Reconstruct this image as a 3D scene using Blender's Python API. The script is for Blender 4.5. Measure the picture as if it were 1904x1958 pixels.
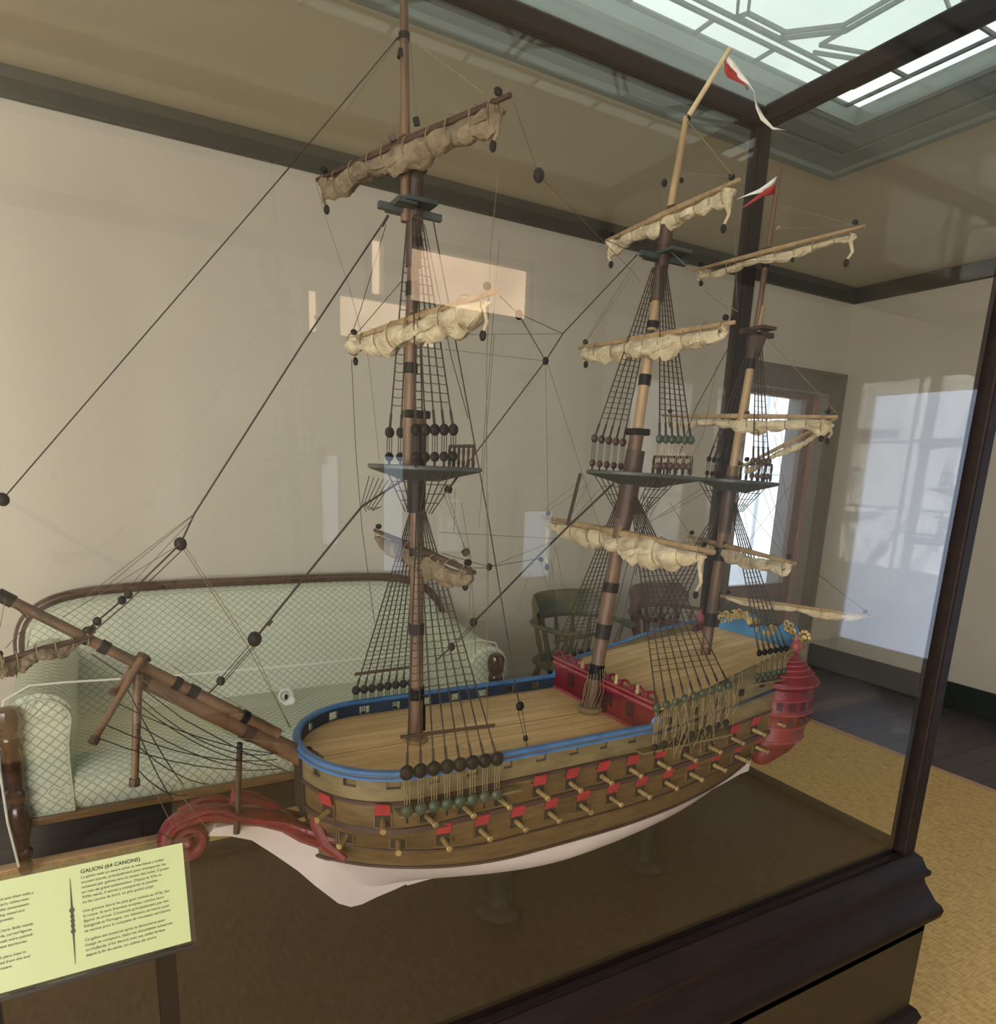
import bpy, bmesh, math, random
from mathutils import Vector, Matrix
random.seed(7)
S = bpy.context.scene
for o in list(bpy.data.objects): bpy.data.objects.remove(o)
COL = S.collection
# ------------------------------------------------------------------ camera
W, H = 1904, 1958
FPX, CX, CY = 1295.78, 952.0, 1180.61
RX = Vector((0.874044, -0.484149, 0.040571))     # camera right in world
RY = Vector((-0.070912, -0.209738, -0.975183))   # camera down
RZ = Vector((0.480643, 0.849476, -0.217652))     # camera forward
CAM = Vector((0, 0, 1.58))
cd = bpy.data.cameras.new('camera'); cam = bpy.data.objects.new('camera', cd); COL.objects.link(cam)
m = Matrix(((RX.x, -RY.x, -RZ.x, 0), (RX.y, -RY.y, -RZ.y, 0), (RX.z, -RY.z, -RZ.z, 0), (0, 0, 0, 1)))
cam.matrix_world = Matrix.Translation(CAM) @ m
cd.sensor_fit = 'HORIZONTAL'; cd.sensor_width = 36; cd.lens = 36 * FPX / W
cd.shift_x = 0; cd.shift_y = (CY - H / 2) / W; cd.clip_start = .02
S.camera = cam
# ------------------------------------------------------------------ light
S.view_settings.view_transform = 'Standard'; S.view_settings.look = 'None'
S.view_settings.gamma = 1; S.view_settings.use_curve_mapping = False
S.view_settings.exposure = 1.0
SKYLIGHT_E, FILL_E, WIN2_E, DOOR_E, FARWIN_E, GLOW_E = .80, 11.0, 1.0, 1.5, 1.3, 3.6
wd = bpy.data.worlds.new('world'); S.world = wd; wd.use_nodes = True
wd.node_tree.nodes['Background'].inputs[0].default_value = (.75, .85, 1, 1)
wd.node_tree.nodes['Background'].inputs[1].default_value = 1.2

def at(px, py, Y):      # the point of the world plane y=Y that the photo shows at a pixel
    d = RX * ((px - CX) / FPX) + RY * ((py - CY) / FPX) + RZ
    return CAM + d * ((Y - CAM.y) / d.y)
def atx(px, py, X):
    d = RX * ((px - CX) / FPX) + RY * ((py - CY) / FPX) + RZ
    return CAM + d * ((X - CAM.x) / d.x)
def atz(px, py, Z):
    d = RX * ((px - CX) / FPX) + RY * ((py - CY) / FPX) + RZ
    return CAM + d * ((Z - CAM.z) / d.z)
# ------------------------------------------------------------------ materials
def lin(c):
    c = c / 255.
    return c / 12.92 if c <= .04045 else ((c + .055) / 1.055) ** 2.4
def rgb(r, g, b): return (lin(r), lin(g), lin(b), 1)
MATS = {}
def mat(name, col, rough=.6, metal=0, col2=None, scale=8, stretch=(1, 1, 1), bump=0, bscale=None, spec=.5, coat=0, detail=4, contrast=1.0):
    if name in MATS: return MATS[name]
    m = bpy.data.materials.new(name); m.use_nodes = True; nt = m.node_tree; N = nt.nodes; L = nt.links
    b = N['Principled BSDF']; b.inputs['Roughness'].default_value = rough; b.inputs['Metallic'].default_value = metal
    b.inputs['Specular IOR Level'].default_value = spec; b.inputs['Coat Weight'].default_value = coat
    tc = N.new('ShaderNodeTexCoord'); mp = N.new('ShaderNodeMapping'); mp.inputs['Scale'].default_value = stretch
    L.new(tc.outputs['Object'], mp.inputs[0])
    nz = N.new('ShaderNodeTexNoise'); nz.inputs['Scale'].default_value = scale; nz.inputs['Detail'].default_value = detail
    L.new(mp.outputs[0], nz.inputs[0])
    c2 = col2 or tuple(min(1, x * .8) for x in col[:3]) + (1,)
    cr = N.new('ShaderNodeValToRGB'); d = .22 / contrast
    cr.color_ramp.elements[0].position = .5 - d; cr.color_ramp.elements[1].position = .5 + d
    cr.color_ramp.elements[0].color = c2; cr.color_ramp.elements[1].color = col
    L.new(nz.outputs[0], cr.inputs[0]); L.new(cr.outputs[0], b.inputs['Base Color'])
    if bump:
        bn = N.new('ShaderNodeTexNoise'); bn.inputs['Scale'].default_value = bscale or scale * 6; bn.inputs['Detail'].default_value = 5
        L.new(mp.outputs[0], bn.inputs[0])
        bp = N.new('ShaderNodeBump'); bp.inputs['Strength'].default_value = bump; bp.inputs['Distance'].default_value = .01
        L.new(bn.outputs[0], bp.inputs['Height']); L.new(bp.outputs[0], b.inputs['Normal'])
    MATS[name] = m; return m
def emit(name, col, e):
    if name in MATS: return MATS[name]
    m = bpy.data.materials.new(name); m.use_nodes = True; nt = m.node_tree; N = nt.nodes; L = nt.links
    N.remove(N['Principled BSDF']); em = N.new('ShaderNodeEmission')
    tc = N.new('ShaderNodeTexCoord'); nz = N.new('ShaderNodeTexNoise'); nz.inputs['Scale'].default_value = 1.3
    L.new(tc.outputs['Object'], nz.inputs[0]); cr = N.new('ShaderNodeValToRGB')
    cr.color_ramp.elements[0].position = .3; cr.color_ramp.elements[1].position = .7
    cr.color_ramp.elements[0].color = tuple(x * .86 for x in col[:3]) + (1,); cr.color_ramp.elements[1].color = col
    L.new(nz.outputs[0], cr.inputs[0]); L.new(cr.outputs[0], em.inputs[0]); em.inputs[1].default_value = e
    L.new(em.outputs[0], N['Material Output'].inputs[0]); MATS[name] = m; return m
def glassy(name, tint=(1, 1, 1, 1), dust=0.0, rough=0.0, f0=.045):
    m = bpy.data.materials.new(name); m.use_nodes = True; nt = m.node_tree; N = nt.nodes; L = nt.links
    N.remove(N['Principled BSDF'])
    tr = N.new('ShaderNodeBsdfTransparent'); tr.inputs[0].default_value = tint
    gl = N.new('ShaderNodeBsdfGlossy'); gl.inputs['Roughness'].default_value = rough
    ge = N.new('ShaderNodeNewGeometry'); dt = N.new('ShaderNodeVectorMath'); dt.operation = 'DOT_PRODUCT'
    L.new(ge.outputs['Incoming'], dt.inputs[0]); L.new(ge.outputs['Normal'], dt.inputs[1])
    def M(op, a, b=None):      # Schlick's law for a thin pane, the same from both sides
        n = N.new('ShaderNodeMath'); n.operation = op
        for i, v in enumerate((a, b)):
            if v is None: continue
            if isinstance(v, (int, float)): n.inputs[i].default_value = v
            else: L.new(v, n.inputs[i])
        return n.outputs[0]
    k = M('POWER', M('SUBTRACT', 1.0, M('ABSOLUTE', dt.outputs['Value'])), 5.0)
    fr = M('ADD', M('MULTIPLY', k, 1 - f0), f0)
    mx = N.new('ShaderNodeMixShader'); L.new(fr, mx.inputs[0]); L.new(tr.outputs[0], mx.inputs[1]); L.new(gl.outputs[0], mx.inputs[2])
    out = mx
    if dust:
        df = N.new('ShaderNodeBsdfTranslucent'); df.inputs[0].default_value = (.8, .85, .82, 1)
        tc = N.new('ShaderNodeTexCoord'); nz = N.new('ShaderNodeTexNoise'); nz.inputs['Scale'].default_value = 3
        L.new(tc.outputs['Object'], nz.inputs[0])
        mr = N.new('ShaderNodeMapRange'); mr.inputs[1].default_value = .3; mr.inputs[2].default_value = .7
        mr.inputs[3].default_value = dust * .7; mr.inputs[4].default_value = dust
        L.new(nz.outputs[0], mr.inputs[0])
        m2 = N.new('ShaderNodeMixShader'); L.new(mr.outputs[0], m2.inputs[0]); L.new(mx.outputs[0], m2.inputs[1]); L.new(df.outputs[0], m2.inputs[2]); out = m2
    L.new(out.outputs[0], N['Material Output'].inputs[0]); MATS[name] = m; return m
def lattice(name, side=False):
    m = bpy.data.materials.new(name); m.use_nodes = True; nt = m.node_tree; N = nt.nodes; L = nt.links
    b = N['Principled BSDF']; b.inputs['Roughness'].default_value = .85
    tc = N.new('ShaderNodeTexCoord'); sp = N.new('ShaderNodeSeparateXYZ'); L.new(tc.outputs['Object'], sp.inputs[0])
    def M(op, a, c=None):
        n = N.new('ShaderNodeMath'); n.operation = op
        for i, v in enumerate((a, c)):
            if v is None: continue
            if isinstance(v, (int, float)): n.inputs[i].default_value = v
            else: L.new(v, n.inputs[i])
        return n.outputs[0]
    x, y, z = sp.outputs
    if side:      # scrolled arms: front faces in x-z, the rolls in y and x+z
        ge = N.new('ShaderNodeNewGeometry'); sn = N.new('ShaderNodeSeparateXYZ'); L.new(ge.outputs['Normal'], sn.inputs[0])
        fa = M('GREATER_THAN', M('ABSOLUTE', sn.outputs[1]), .55); fb = M('SUBTRACT', 1.0, fa)
        u = M('ADD', M('MULTIPLY', x, fa), M('MULTIPLY', y, fb)); v = M('ADD', M('MULTIPLY', z, fa), M('MULTIPLY', M('ADD', x, z), fb))
    else: u, v = x, M('ADD', y, z)
    u = M('MULTIPLY', u, 1 / .040); v = M('MULTIPLY', v, 1 / .040)
    def line(t):
        f = M('ABSOLUTE', M('SUBTRACT', M('FRACT', t), .5))
        n = N.new('ShaderNodeMapRange'); n.inputs[1].default_value = .045; n.inputs[2].default_value = .12
        n.inputs[3].default_value = 1; n.inputs[4].default_value = 0; L.new(f, n.inputs[0]); return n.outputs[0]
    k = M('MAXIMUM', line(M('ADD', u, v)), line(M('SUBTRACT', u, v)))
    mx = N.new('ShaderNodeMix'); mx.data_type = 'RGBA'; mx.inputs[6].default_value = rgb(203, 210, 190); mx.inputs[7].default_value = rgb(158, 164, 146)
    L.new(k, mx.inputs[0]); L.new(mx.outputs[2], b.inputs['Base Color'])
    bp = N.new('ShaderNodeBump'); bp.inputs['Strength'].default_value = .25; bp.inputs['Distance'].default_value = .002; bp.invert = True
    L.new(k, bp.inputs['Height']); L.new(bp.outputs[0], b.inputs['Normal'])
    MATS[name] = m; return m
def planks(name, c1, c2, seam, width, length, axis='x', rough=.5, bump=.3):
    m = bpy.data.materials.new(name); m.use_nodes = True; nt = m.node_tree; N = nt.nodes; L = nt.links
    b = N['Principled BSDF']; b.inputs['Roughness'].default_value = rough
    tc = N.new('ShaderNodeTexCoord'); mp = N.new('ShaderNodeMapping'); L.new(tc.outputs['Object'], mp.inputs[0])
    if axis == 'y': mp.inputs['Rotation'].default_value = (0, 0, math.pi / 2)
    br = N.new('ShaderNodeTexBrick'); br.inputs['Scale'].default_value = 1; br.inputs['Brick Width'].default_value = length; br.inputs['Row Height'].default_value = width
    br.inputs['Mortar Size'].default_value = width * .025; br.inputs['Color1'].default_value = c1; br.inputs['Color2'].default_value = c2; br.inputs['Mortar'].default_value = seam
    L.new(mp.outputs[0], br.inputs[0])
    nz = N.new('ShaderNodeTexNoise'); nz.inputs['Scale'].default_value = 3 / length; nz.inputs['Detail'].default_value = 6
    mp2 = N.new('ShaderNodeMapping'); mp2.inputs['Scale'].default_value = (1, 14, 14) ; L.new(mp.outputs[0], mp2.inputs[0]); L.new(mp2.outputs[0], nz.inputs[0])
    mr = N.new('ShaderNodeMapRange'); mr.inputs[1].default_value = .3; mr.inputs[2].default_value = .7; mr.inputs[3].default_value = .78; mr.inputs[4].default_value = 1.1
    L.new(nz.outputs[0], mr.inputs[0])
    mx = N.new('ShaderNodeMix'); mx.data_type = 'RGBA'; mx.blend_type = 'MULTIPLY'; mx.inputs[0].default_value = 1
    L.new(br.outputs[0], mx.inputs[6]); L.new(mr.outputs[0], mx.inputs[7]); L.new(mx.outputs[2], b.inputs['Base Color'])
    MATS[name] = m; return m
def sisal(name):
    m = bpy.data.materials.new(name); m.use_nodes = True; nt = m.node_tree; N = nt.nodes; L = nt.links
    b = N['Principled BSDF']; b.inputs['Roughness'].default_value = .95; b.inputs['Specular IOR Level'].default_value = .1
    tc = N.new('ShaderNodeTexCoord')
    vs = []
    for sc in ((40, 220, 1), (160, 30, 1)):
        mp = N.new('ShaderNodeMapping'); mp.inputs['Scale'].default_value = sc; L.new(tc.outputs['Object'], mp.inputs[0])
        nz = N.new('ShaderNodeTexNoise'); nz.inputs['Scale'].default_value = .6; nz.inputs['Detail'].default_value = 3; L.new(mp.outputs[0], nz.inputs[0]); vs.append(nz)
    ad = N.new('ShaderNodeMath'); ad.operation = 'ADD'; L.new(vs[0].outputs[0], ad.inputs[0]); L.new(vs[1].outputs[0], ad.inputs[1])
    cr = N.new('ShaderNodeValToRGB'); cr.color_ramp.elements[0].position = .32; cr.color_ramp.elements[1].position = .62
    hf = N.new('ShaderNodeMath'); hf.operation = 'MULTIPLY'; hf.inputs[1].default_value = .5; L.new(ad.outputs[0], hf.inputs[0])
    cr.color_ramp.elements[0].color = rgb(174, 140, 88); cr.color_ramp.elements[1].color = rgb(220, 188, 130)
    L.new(hf.outputs[0], cr.inputs[0]); L.new(cr.outputs[0], b.inputs['Base Color'])
    bp = N.new('ShaderNodeBump'); bp.inputs['Strength'].default_value = .6; bp.inputs['Distance'].default_value = .004
    L.new(hf.outputs[0], bp.inputs['Height']); L.new(bp.outputs[0], b.inputs['Normal'])
    MATS[name] = m; return m

M_WALL = mat('plaster_wall', rgb(208, 201, 188), .9, col2=rgb(201, 194, 180), scale=1.5, bump=.05, bscale=60, spec=.2)
M_CEIL = mat('ceiling_paint', rgb(190, 182, 160), .9, col2=rgb(183, 174, 152), scale=1.2, bump=.04, bscale=50, spec=.2)
M_TRIM = mat('green_grey_paint', rgb(62, 62, 56), .5, col2=rgb(52, 52, 48), scale=5)
M_BASEB = mat('dark_green_paint', rgb(38, 48, 46), .45, col2=rgb(30, 38, 38), scale=5)
M_TEAL = mat('teal_grey_paint', rgb(118, 128, 122), .55, col2=rgb(106, 116, 112), scale=3)
M_CASING = mat('brown_grey_paint', rgb(84, 78, 68), .5, col2=rgb(70, 65, 58), scale=4)
M_REDWOOD = mat('reddish_varnished_wood', rgb(116, 78, 68), .4, col2=rgb(82, 54, 48), scale=14, stretch=(6, 6, .6))
M_FLOOR = planks('dark_floorboards', rgb(84, 74, 76), rgb(70, 62, 66), rgb(34, 28, 28), .14, 2.2, 'x', .42)
M_SISAL = sisal('sisal_matting')
M_BIND = mat('pink_binding', rgb(196, 158, 128), .9, scale=20)
M_CASEWOOD = mat('dark_mahogany', rgb(37, 25, 22), .55, col2=rgb(23, 16, 14), scale=9, stretch=(1, 6, 6), bump=.08, spec=.15)
M_CASEBODY = mat('dark_veneer', rgb(44, 34, 18), .5, col2=rgb(31, 24, 13), scale=5, stretch=(1, 5, 5))
M_CASEFLOOR = mat('brown_case_floor', rgb(44, 33, 27), .5, col2=rgb(36, 26, 22), scale=2.5, bump=.05, bscale=200, spec=.2)
M_GLASS = glassy('case_glass', (.99, .995, .99, 1))
M_TOPGLASS = glassy('dusty_case_glass', (.97, .98, .97, 1), dust=.20)
M_LATT = lattice('diamond_lattice_fabric'); M_LATTS = lattice('diamond_lattice_fabric_side', True)
M_PIPE = mat('pale_piping', rgb(196, 200, 178), .8, scale=30)
M_SOFAWOOD = mat('sofa_mahogany', rgb(78, 44, 32), .25, col2=rgb(46, 26, 20), scale=14, stretch=(2, 2, 2), coat=.3)
M_GOLDRAIL = mat('golden_brown_wood', rgb(128, 100, 70), .3, col2=rgb(92, 68, 46), scale=14, stretch=(1, 8, 8))
M_CORD = mat('white_cord', rgb(232, 230, 220), .7, scale=300, bump=.3)
# ship
M_WOOD = mat('aged_spar_wood', rgb(114, 85, 60), .5, col2=rgb(64, 45, 34), scale=34, stretch=(1, 1, .3), bump=.15)
M_PALEWOOD = mat('pale_spar_wood', rgb(166, 140, 104), .5, col2=rgb(128, 104, 74), scale=40, stretch=(1, 1, .3), bump=.1)
M_DKWOOD = mat('dark_spar_wood', rgb(72, 48, 36), .55, col2=rgb(46, 32, 26), scale=36, bump=.15)
M_BLACK = mat('black_tarred_wood', rgb(26, 23, 24), .55, col2=rgb(17, 15, 16), scale=40, bump=.1, spec=.2)
M_TOP = mat('grey_green_top', rgb(62, 70, 68), .5, col2=rgb(46, 52, 52), scale=30)
M_ROPE = mat('dark_rope', rgb(52, 42, 34), .8, col2=rgb(34, 28, 24), scale=200)
M_TAN = mat('tan_rope', rgb(136, 118, 88), .85, col2=rgb(100, 84, 60), scale=200)
M_THIN = mat('brown_thread', rgb(104, 92, 76), .85, col2=rgb(84, 74, 60), scale=200)
M_DEADG = mat('green_deadeye', rgb(48, 64, 50), .5, scale=50)
M_DEADR = mat('reddish_deadeye', rgb(76, 42, 38), .5, col2=rgb(48, 28, 28), scale=50)
M_CANVAS = mat('cream_canvas', rgb(204, 192, 162), .9, col2=rgb(156, 140, 112), scale=38, bump=.5, bscale=120, contrast=1.0)
M_CANVASD = mat('dirty_canvas', rgb(136, 120, 96), .9, col2=rgb(84, 72, 56), scale=38, bump=.6, bscale=120, contrast=1.0)
M_HULL = mat('olive_brown_hull', rgb(102, 80, 50), .5, col2=rgb(70, 54, 34), scale=22, stretch=(1, 1, 4), bump=.2, bscale=60)
M_HULLG = mat('grey_olive_hull', rgb(120, 106, 74), .55, col2=rgb(88, 78, 52), scale=22, stretch=(1, 1, 3), bump=.2)
M_WHITE = mat('white_bottom_paint', rgb(200, 189, 186), .55, col2=rgb(184, 172, 168), scale=6, bump=.08, bscale=40)
M_WALE = mat('dark_purple_wale', rgb(62, 44, 44), .5, col2=rgb(44, 32, 34), scale=24)
M_BLUE = mat('blue_rail_paint', rgb(74, 122, 172), .35, col2=rgb(48, 90, 142), scale=26)
M_NAVY = mat('navy_bulwark_paint', rgb(38, 56, 78), .4, col2=rgb(28, 42, 62), scale=20)
M_SKYB = mat('light_blue_paint', rgb(76, 140, 184), .5, col2=rgb(58, 116, 162), scale=22)
M_RED = mat('crimson_paint', rgb(116, 22, 34), .45, col2=rgb(80, 12, 24), scale=30, bump=.2)
M_LID = mat('port_lid_red', rgb(164, 42, 56), .5, col2=rgb(136, 32, 46), scale=60)
M_LIDE = mat('port_lid_edge', rgb(206, 128, 122), .5)
M_PINK = mat('pink_moulding', rgb(156, 74, 80), .5, col2=rgb(122, 46, 56), scale=60)
M_HOLESHADE = mat('recess_shade', rgb(30, 18, 16), .8)  # flat plates; the shade inside open ports is put into this colour
M_DOORSHADE = mat('red_recess_shade', rgb(58, 14, 22), .7)  # same for doors and windows: shade of the openings as dark red colour
M_BRASS = mat('aged_brass', rgb(176, 152, 104), .42, .35, col2=rgb(128, 108, 76), scale=60)
M_GOLD = mat('gold_leaf', rgb(232, 208, 140), .3, .5, col2=rgb(168, 136, 70), scale=60, bump=.4)
M_DECK = planks('deck_planks', rgb(214, 182, 134), rgb(196, 164, 116), rgb(150, 120, 82), .028, .5, 'x', .5)
M_FLAGW = mat('white_flag', rgb(238, 236, 230), .7); M_FLAGR = mat('red_flag', rgb(176, 52, 50), .7, col2=rgb(150, 40, 40))
M_CARD = mat('yellow_green_card', rgb(172, 182, 134), .35, col2=rgb(166, 176, 128), scale=2, coat=.6)
M_INK = mat('ink', rgb(52, 58, 34), .6); M_INKL = mat('grey_ink', rgb(120, 126, 72), .6)
M_ACRYL = glassy('acrylic', (.96, .97, .96, 1), dust=.05)
M_METAL = mat('dark_metal', rgb(44, 36, 32), .45, .6)
M_GREENCH = mat('worn_green_chair_paint', rgb(58, 78, 68), .4, col2=rgb(110, 104, 70), scale=7, contrast=1.6)
M_BROWNCH = mat('worn_brown_chair_paint', rgb(118, 86, 68), .4, col2=rgb(84, 62, 54), scale=9)
M_PAPER = mat('white_paper', rgb(238, 238, 232), .7)

# ------------------------------------------------------------------ mesh tools
class MB:
    def __init__(s): s.v = []; s.f = []
    def add(s, vs, fs):
        n = len(s.v); s.v += [tuple(v) for v in vs]; s.f += [tuple(i + n for i in f) for f in fs]; return s
    def box(s, c, d, R=None, bev=0):
        x, y, z = [k / 2 for k in d]; P = [Vector((a * x, b * y, e * z)) for e in (-1, 1) for b in (-1, 1) for a in (-1, 1)]
        if R is not None: P = [R @ p for p in P]
        c = Vector(c)
        return s.add([c + p for p in P], [(0, 2, 3, 1), (4, 5, 7, 6), (0, 1, 5, 4), (2, 6, 7, 3), (0, 4, 6, 2), (1, 3, 7, 5)])
    def b2(s, lo, hi):
        return s.box([(a + b) / 2 for a, b in zip(lo, hi)], [abs(b - a) for a, b in zip(lo, hi)])
    def tube(s, path, r, n=8, sq=(1, 1), cap=True, up=None):
        P = [Vector(p) for p in path]; k = len(P)
        if not hasattr(r, '__len__'): r = [r] * k
        ref = None; vs = []
        for i in range(k):
            t = (P[min(i + 1, k - 1)] - P[max(i - 1, 0)])
            t = t.normalized() if t.length > 1e-9 else Vector((0, 0, 1))
            if ref is None:
                ref = Vector(up) if up else (Vector((0, 0, 1)) if abs(t.z) < .9 else Vector((1, 0, 0)))
            u = (ref - t * ref.dot(t)).normalized(); w = t.cross(u); ref = u
            for j in range(n):
                a = 2 * math.pi * j / n
                vs.append(P[i] + (u * math.cos(a) * sq[0] + w * math.sin(a) * sq[1]) * r[i])
        fs = [(i * n + j, i * n + (j + 1) % n, (i + 1) * n + (j + 1) % n, (i + 1) * n + j) for i in range(k - 1) for j in range(n)]
        if cap: fs += [tuple(range(n - 1, -1, -1)), tuple((k - 1) * n + j for j in range(n))]
        return s.add(vs, fs)
    def lathe(s, c, prof, n=16, axis=(0, 0, 1), sq=1):
        c = Vector(c); a = Vector(axis).normalized(); q = a.to_track_quat('Z', 'Y').to_matrix()
        vs = []
        for r, z in prof:
            for j in range(n):
                t = 2 * math.pi * j / n; vs.append(c + q @ Vector((r * math.cos(t), r * math.sin(t) * sq, z)))
        k = len(prof)
        fs = [(i * n + j, i * n + (j + 1) % n, (i + 1) * n + (j + 1) % n, (i + 1) * n + j) for i in range(k - 1) for j in range(n)]
        fs += [tuple(range(n - 1, -1, -1)), tuple((k - 1) * n + j for j in range(n))]
        return s.add(vs, fs)
    def ball(s, c, r, n=10, k=7, sc=(1, 1, 1)):
        c = Vector(c); vs = [c + Vector((0, 0, -r * sc[2]))]
        for i in range(1, k):
            p = -math.pi / 2 + math.pi * i / k
            for j in range(n):
                t = 2 * math.pi * j / n
                vs.append(c + Vector((r * math.cos(p) * math.cos(t) * sc[0], r * math.cos(p) * math.sin(t) * sc[1], r * math.sin(p) * sc[2])))
        vs.append(c + Vector((0, 0, r * sc[2])))
        fs = [(0, 1 + (j + 1) % n, 1 + j) for j in range(n)]
        for i in range(k - 2):
            for j in range(n):
                a = 1 + i * n + j; b = 1 + i * n + (j + 1) % n; fs.append((a, b, b + n, a + n))
        l = len(vs) - 1; fs += [(l, 1 + (k - 2) * n + j, 1 + (k - 2) * n + (j + 1) % n) for j in range(n)]
        return s.add(vs, fs)
    def prism(s, poly, ext):     # 3D polygon extruded by a vector
        P = [Vector(p) for p in poly]; e = Vector(ext); n = len(P)
        return s.add(P + [p + e for p in P], [tuple(range(n - 1, -1, -1)), tuple(range(n, 2 * n))] + [(i, (i + 1) % n, n + (i + 1) % n, n + i) for i in range(n)])
    def grid(s, rows, closed=False):
        n = len(rows[0]); k = len(rows); vs = [p for r in rows for p in r]
        fs = [(i * n + j, i * n + j + 1, (i + 1) * n + j + 1, (i + 1) * n + j) for i in range(k - 1) for j in range(n - 1)]
        return s.add(vs, fs)
    def build(s, name, material, parent=None, smooth=True, bevel=0, solid=0):
        me = bpy.data.meshes.new(name); me.from_pydata(s.v, [], s.f)
        bm = bmesh.new(); bm.from_mesh(me); bmesh.ops.recalc_face_normals(bm, faces=bm.faces); bm.to_mesh(me); bm.free()
        o = bpy.data.objects.new(name, me); COL.objects.link(o); me.materials.append(material)
        if smooth:
            me.shade_smooth()
            try: me.set_sharp_from_angle(angle=math.radians(38))
            except Exception: pass
        if bevel:
            b = o.modifiers.new('bevel', 'BEVEL'); b.width = bevel; b.segments = 2; b.limit_method = 'ANGLE'
        if solid:
            b = o.modifiers.new('solid', 'SOLIDIFY'); b.thickness = solid; b.offset = 0
        if parent is not None:
            o.parent = parent
            if parent.parent is None and parent.type == 'EMPTY': o.location = -parent.location
        return o
def tag(o, label=None, cat=None, group=None, kind=None):
    for k, v in (('label', label), ('category', cat), ('group', group), ('kind', kind)):
        if v: o[k] = v
    return o
def thing(name, loc, label, cat, group=None):
    o = bpy.data.objects.new(name, None); COL.objects.link(o); o.location = loc; o.empty_display_size = .05
    return tag(o, label, cat, group)
def struct(mb, name, m, label, **k):
    o = mb.build(name, m, None, **k); o['kind'] = 'structure'; o['label'] = label; return o

# ================================================================== ROOM
XL, XR, YB, YF, ZC = -3.4, 5.2, -2.2, 3.7, 3.05
DX0, DX1, DZ0, DZ1 = 4.12, 5.05, 0.0, 2.25      # door opening in the far wall
struct(MB().b2((XL - .1, YB - .1, -.1), (XR + .1, YF + .1, 0)), 'floor', M_FLOOR, 'dark stained floorboards beyond the matting', smooth=False)
w = MB(); w.b2((XL - .1, YF, 0), (DX0, YF + .12, ZC)); w.b2((DX0, YF, DZ1), (DX1, YF + .12, ZC)); w.b2((DX1, YF, 0), (XR + .1, YF + .12, ZC))
struct(w, 'wall_back', M_WALL, 'plain beige plaster wall behind the sofa and the model ship', smooth=False)
# right wall with the bright doorway seen in the case glass
QY0, QY1, QZ = -1.87, -.35, 2.30
w = MB(); w.b2((XR, QY1, 0), (XR + .12, YF, ZC)); w.b2((XR, YB - .1, 0), (XR + .12, QY0, ZC)); w.b2((XR, QY0, QZ), (XR + .12, QY1, ZC)); w.b2((XR, QY0, 0), (XR + .12, QY1, .22))
struct(w, 'wall_right', M_WALL, 'beige plaster wall right of the corner', smooth=False)
# rear wall and left wall; their tall windows are added fill light
RW = [(-3.0, -2.1, .8, 2.5), (-1.9, -1.0, .8, 2.5), (1.36, 1.52, .92, 1.62), (2.33, 2.60, .84, 1.31), (1.25, 2.35, 2.42, 2.80)]  # tall pair added as fill light, last pane added for a warm reflection
def wall_holes(fixed, a0, a1, z0, z1, holes, th, axis):
    w = MB(); xs = sorted(set([a0, a1] + [h[0] for h in holes] + [h[1] for h in holes]))
    for i in range(len(xs) - 1):
        mid = (xs[i] + xs[i + 1]) / 2; hh = [h for h in holes if h[0] < mid < h[1]]
        segs = [(z0, z1)] if not hh else [(z0, hh[0][2]), (hh[0][3], z1)]
        for s0, s1 in segs:
            if axis == 'x': w.b2((xs[i], fixed - th, s0), (xs[i + 1], fixed, s1))
            else: w.b2((fixed - th, xs[i], s0), (fixed, xs[i + 1], s1))
    return w
struct(wall_holes(YB, XL - .1, XR, 0, ZC, RW, .12, 'x'), 'wall_front', M_WALL, 'beige wall behind the viewer', smooth=False)
LW = [(-1.6, -.3, .7, 2.6)]  # unseen window added to light the room from the left
struct(wall_holes(XL, YB, YF, 0, ZC, LW, .12, 'y'), 'wall_left', M_WALL, 'beige wall on the left with an added fill-light window', smooth=False)
M_FILL = emit('added_fill_pane', (1.0, .98, .945, 1), FILL_E)  # added glowing panes that fill the room with light
M_WARM = emit('added_warm_pane', (1.0, .70, .46, 1), GLOW_E)  # added glow, there for the warm patch mirrored in the case glass
for e_, c_ in zip(MATS['added_warm_pane'].node_tree.nodes['Color Ramp'].color_ramp.elements, ((.6, .40, .26, 1), (1.0, .68, .44, 1))): e_.color = c_
MATS['added_warm_pane'].node_tree.nodes['Noise Texture'].inputs['Scale'].default_value = 2.6
M_DAY2 = emit('small_daylight_pane', (.72, .84, 1.0, 1), WIN2_E)
n = 2
def window(n, lo, hi, axis, fixed, m, label, bars=(1, 2)):
    f = MB(); a0, z0 = lo; a1, z1 = hi; t = .05
    def bb(p0, p1, q0, q1, d0, d1, mb):
        if axis == 'x': mb.b2((p0, fixed - d1, q0), (p1, fixed - d0, q1))
        else: mb.b2((fixed - d1, p0, q0), (fixed - d0, p1, q1))
    if a1 - a0 < .4: t = .012
    bb(a0, a0 + t, z0, z1, .02, .09, f); bb(a1 - t, a1, z0, z1, .02, .09, f); bb(a0, a1, z0, z0 + t, .02, .09, f); bb(a0, a1, z1 - t, z1, .02, .09, f)
    if t > .02:
        for i in range(1, bars[0] + 1): c = a0 + (a1 - a0) * i / (bars[0] + 1); bb(c - .012, c + .012, z0, z1, .04, .07, f)
        for i in range(1, bars[1] + 1): c = z0 + (z1 - z0) * i / (bars[1] + 1); bb(a0, a1, c - .012, c + .012, .04, .07, f)
    o = struct(f, 'window_%d' % n, M_CASING, label, smooth=False)
    g = MB(); bb(a0 + t * .5, a1 - t * .5, z0 + t * .5, z1 - t * .5, .075, .085, g); g.build('pane', m, o, smooth=False)
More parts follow.
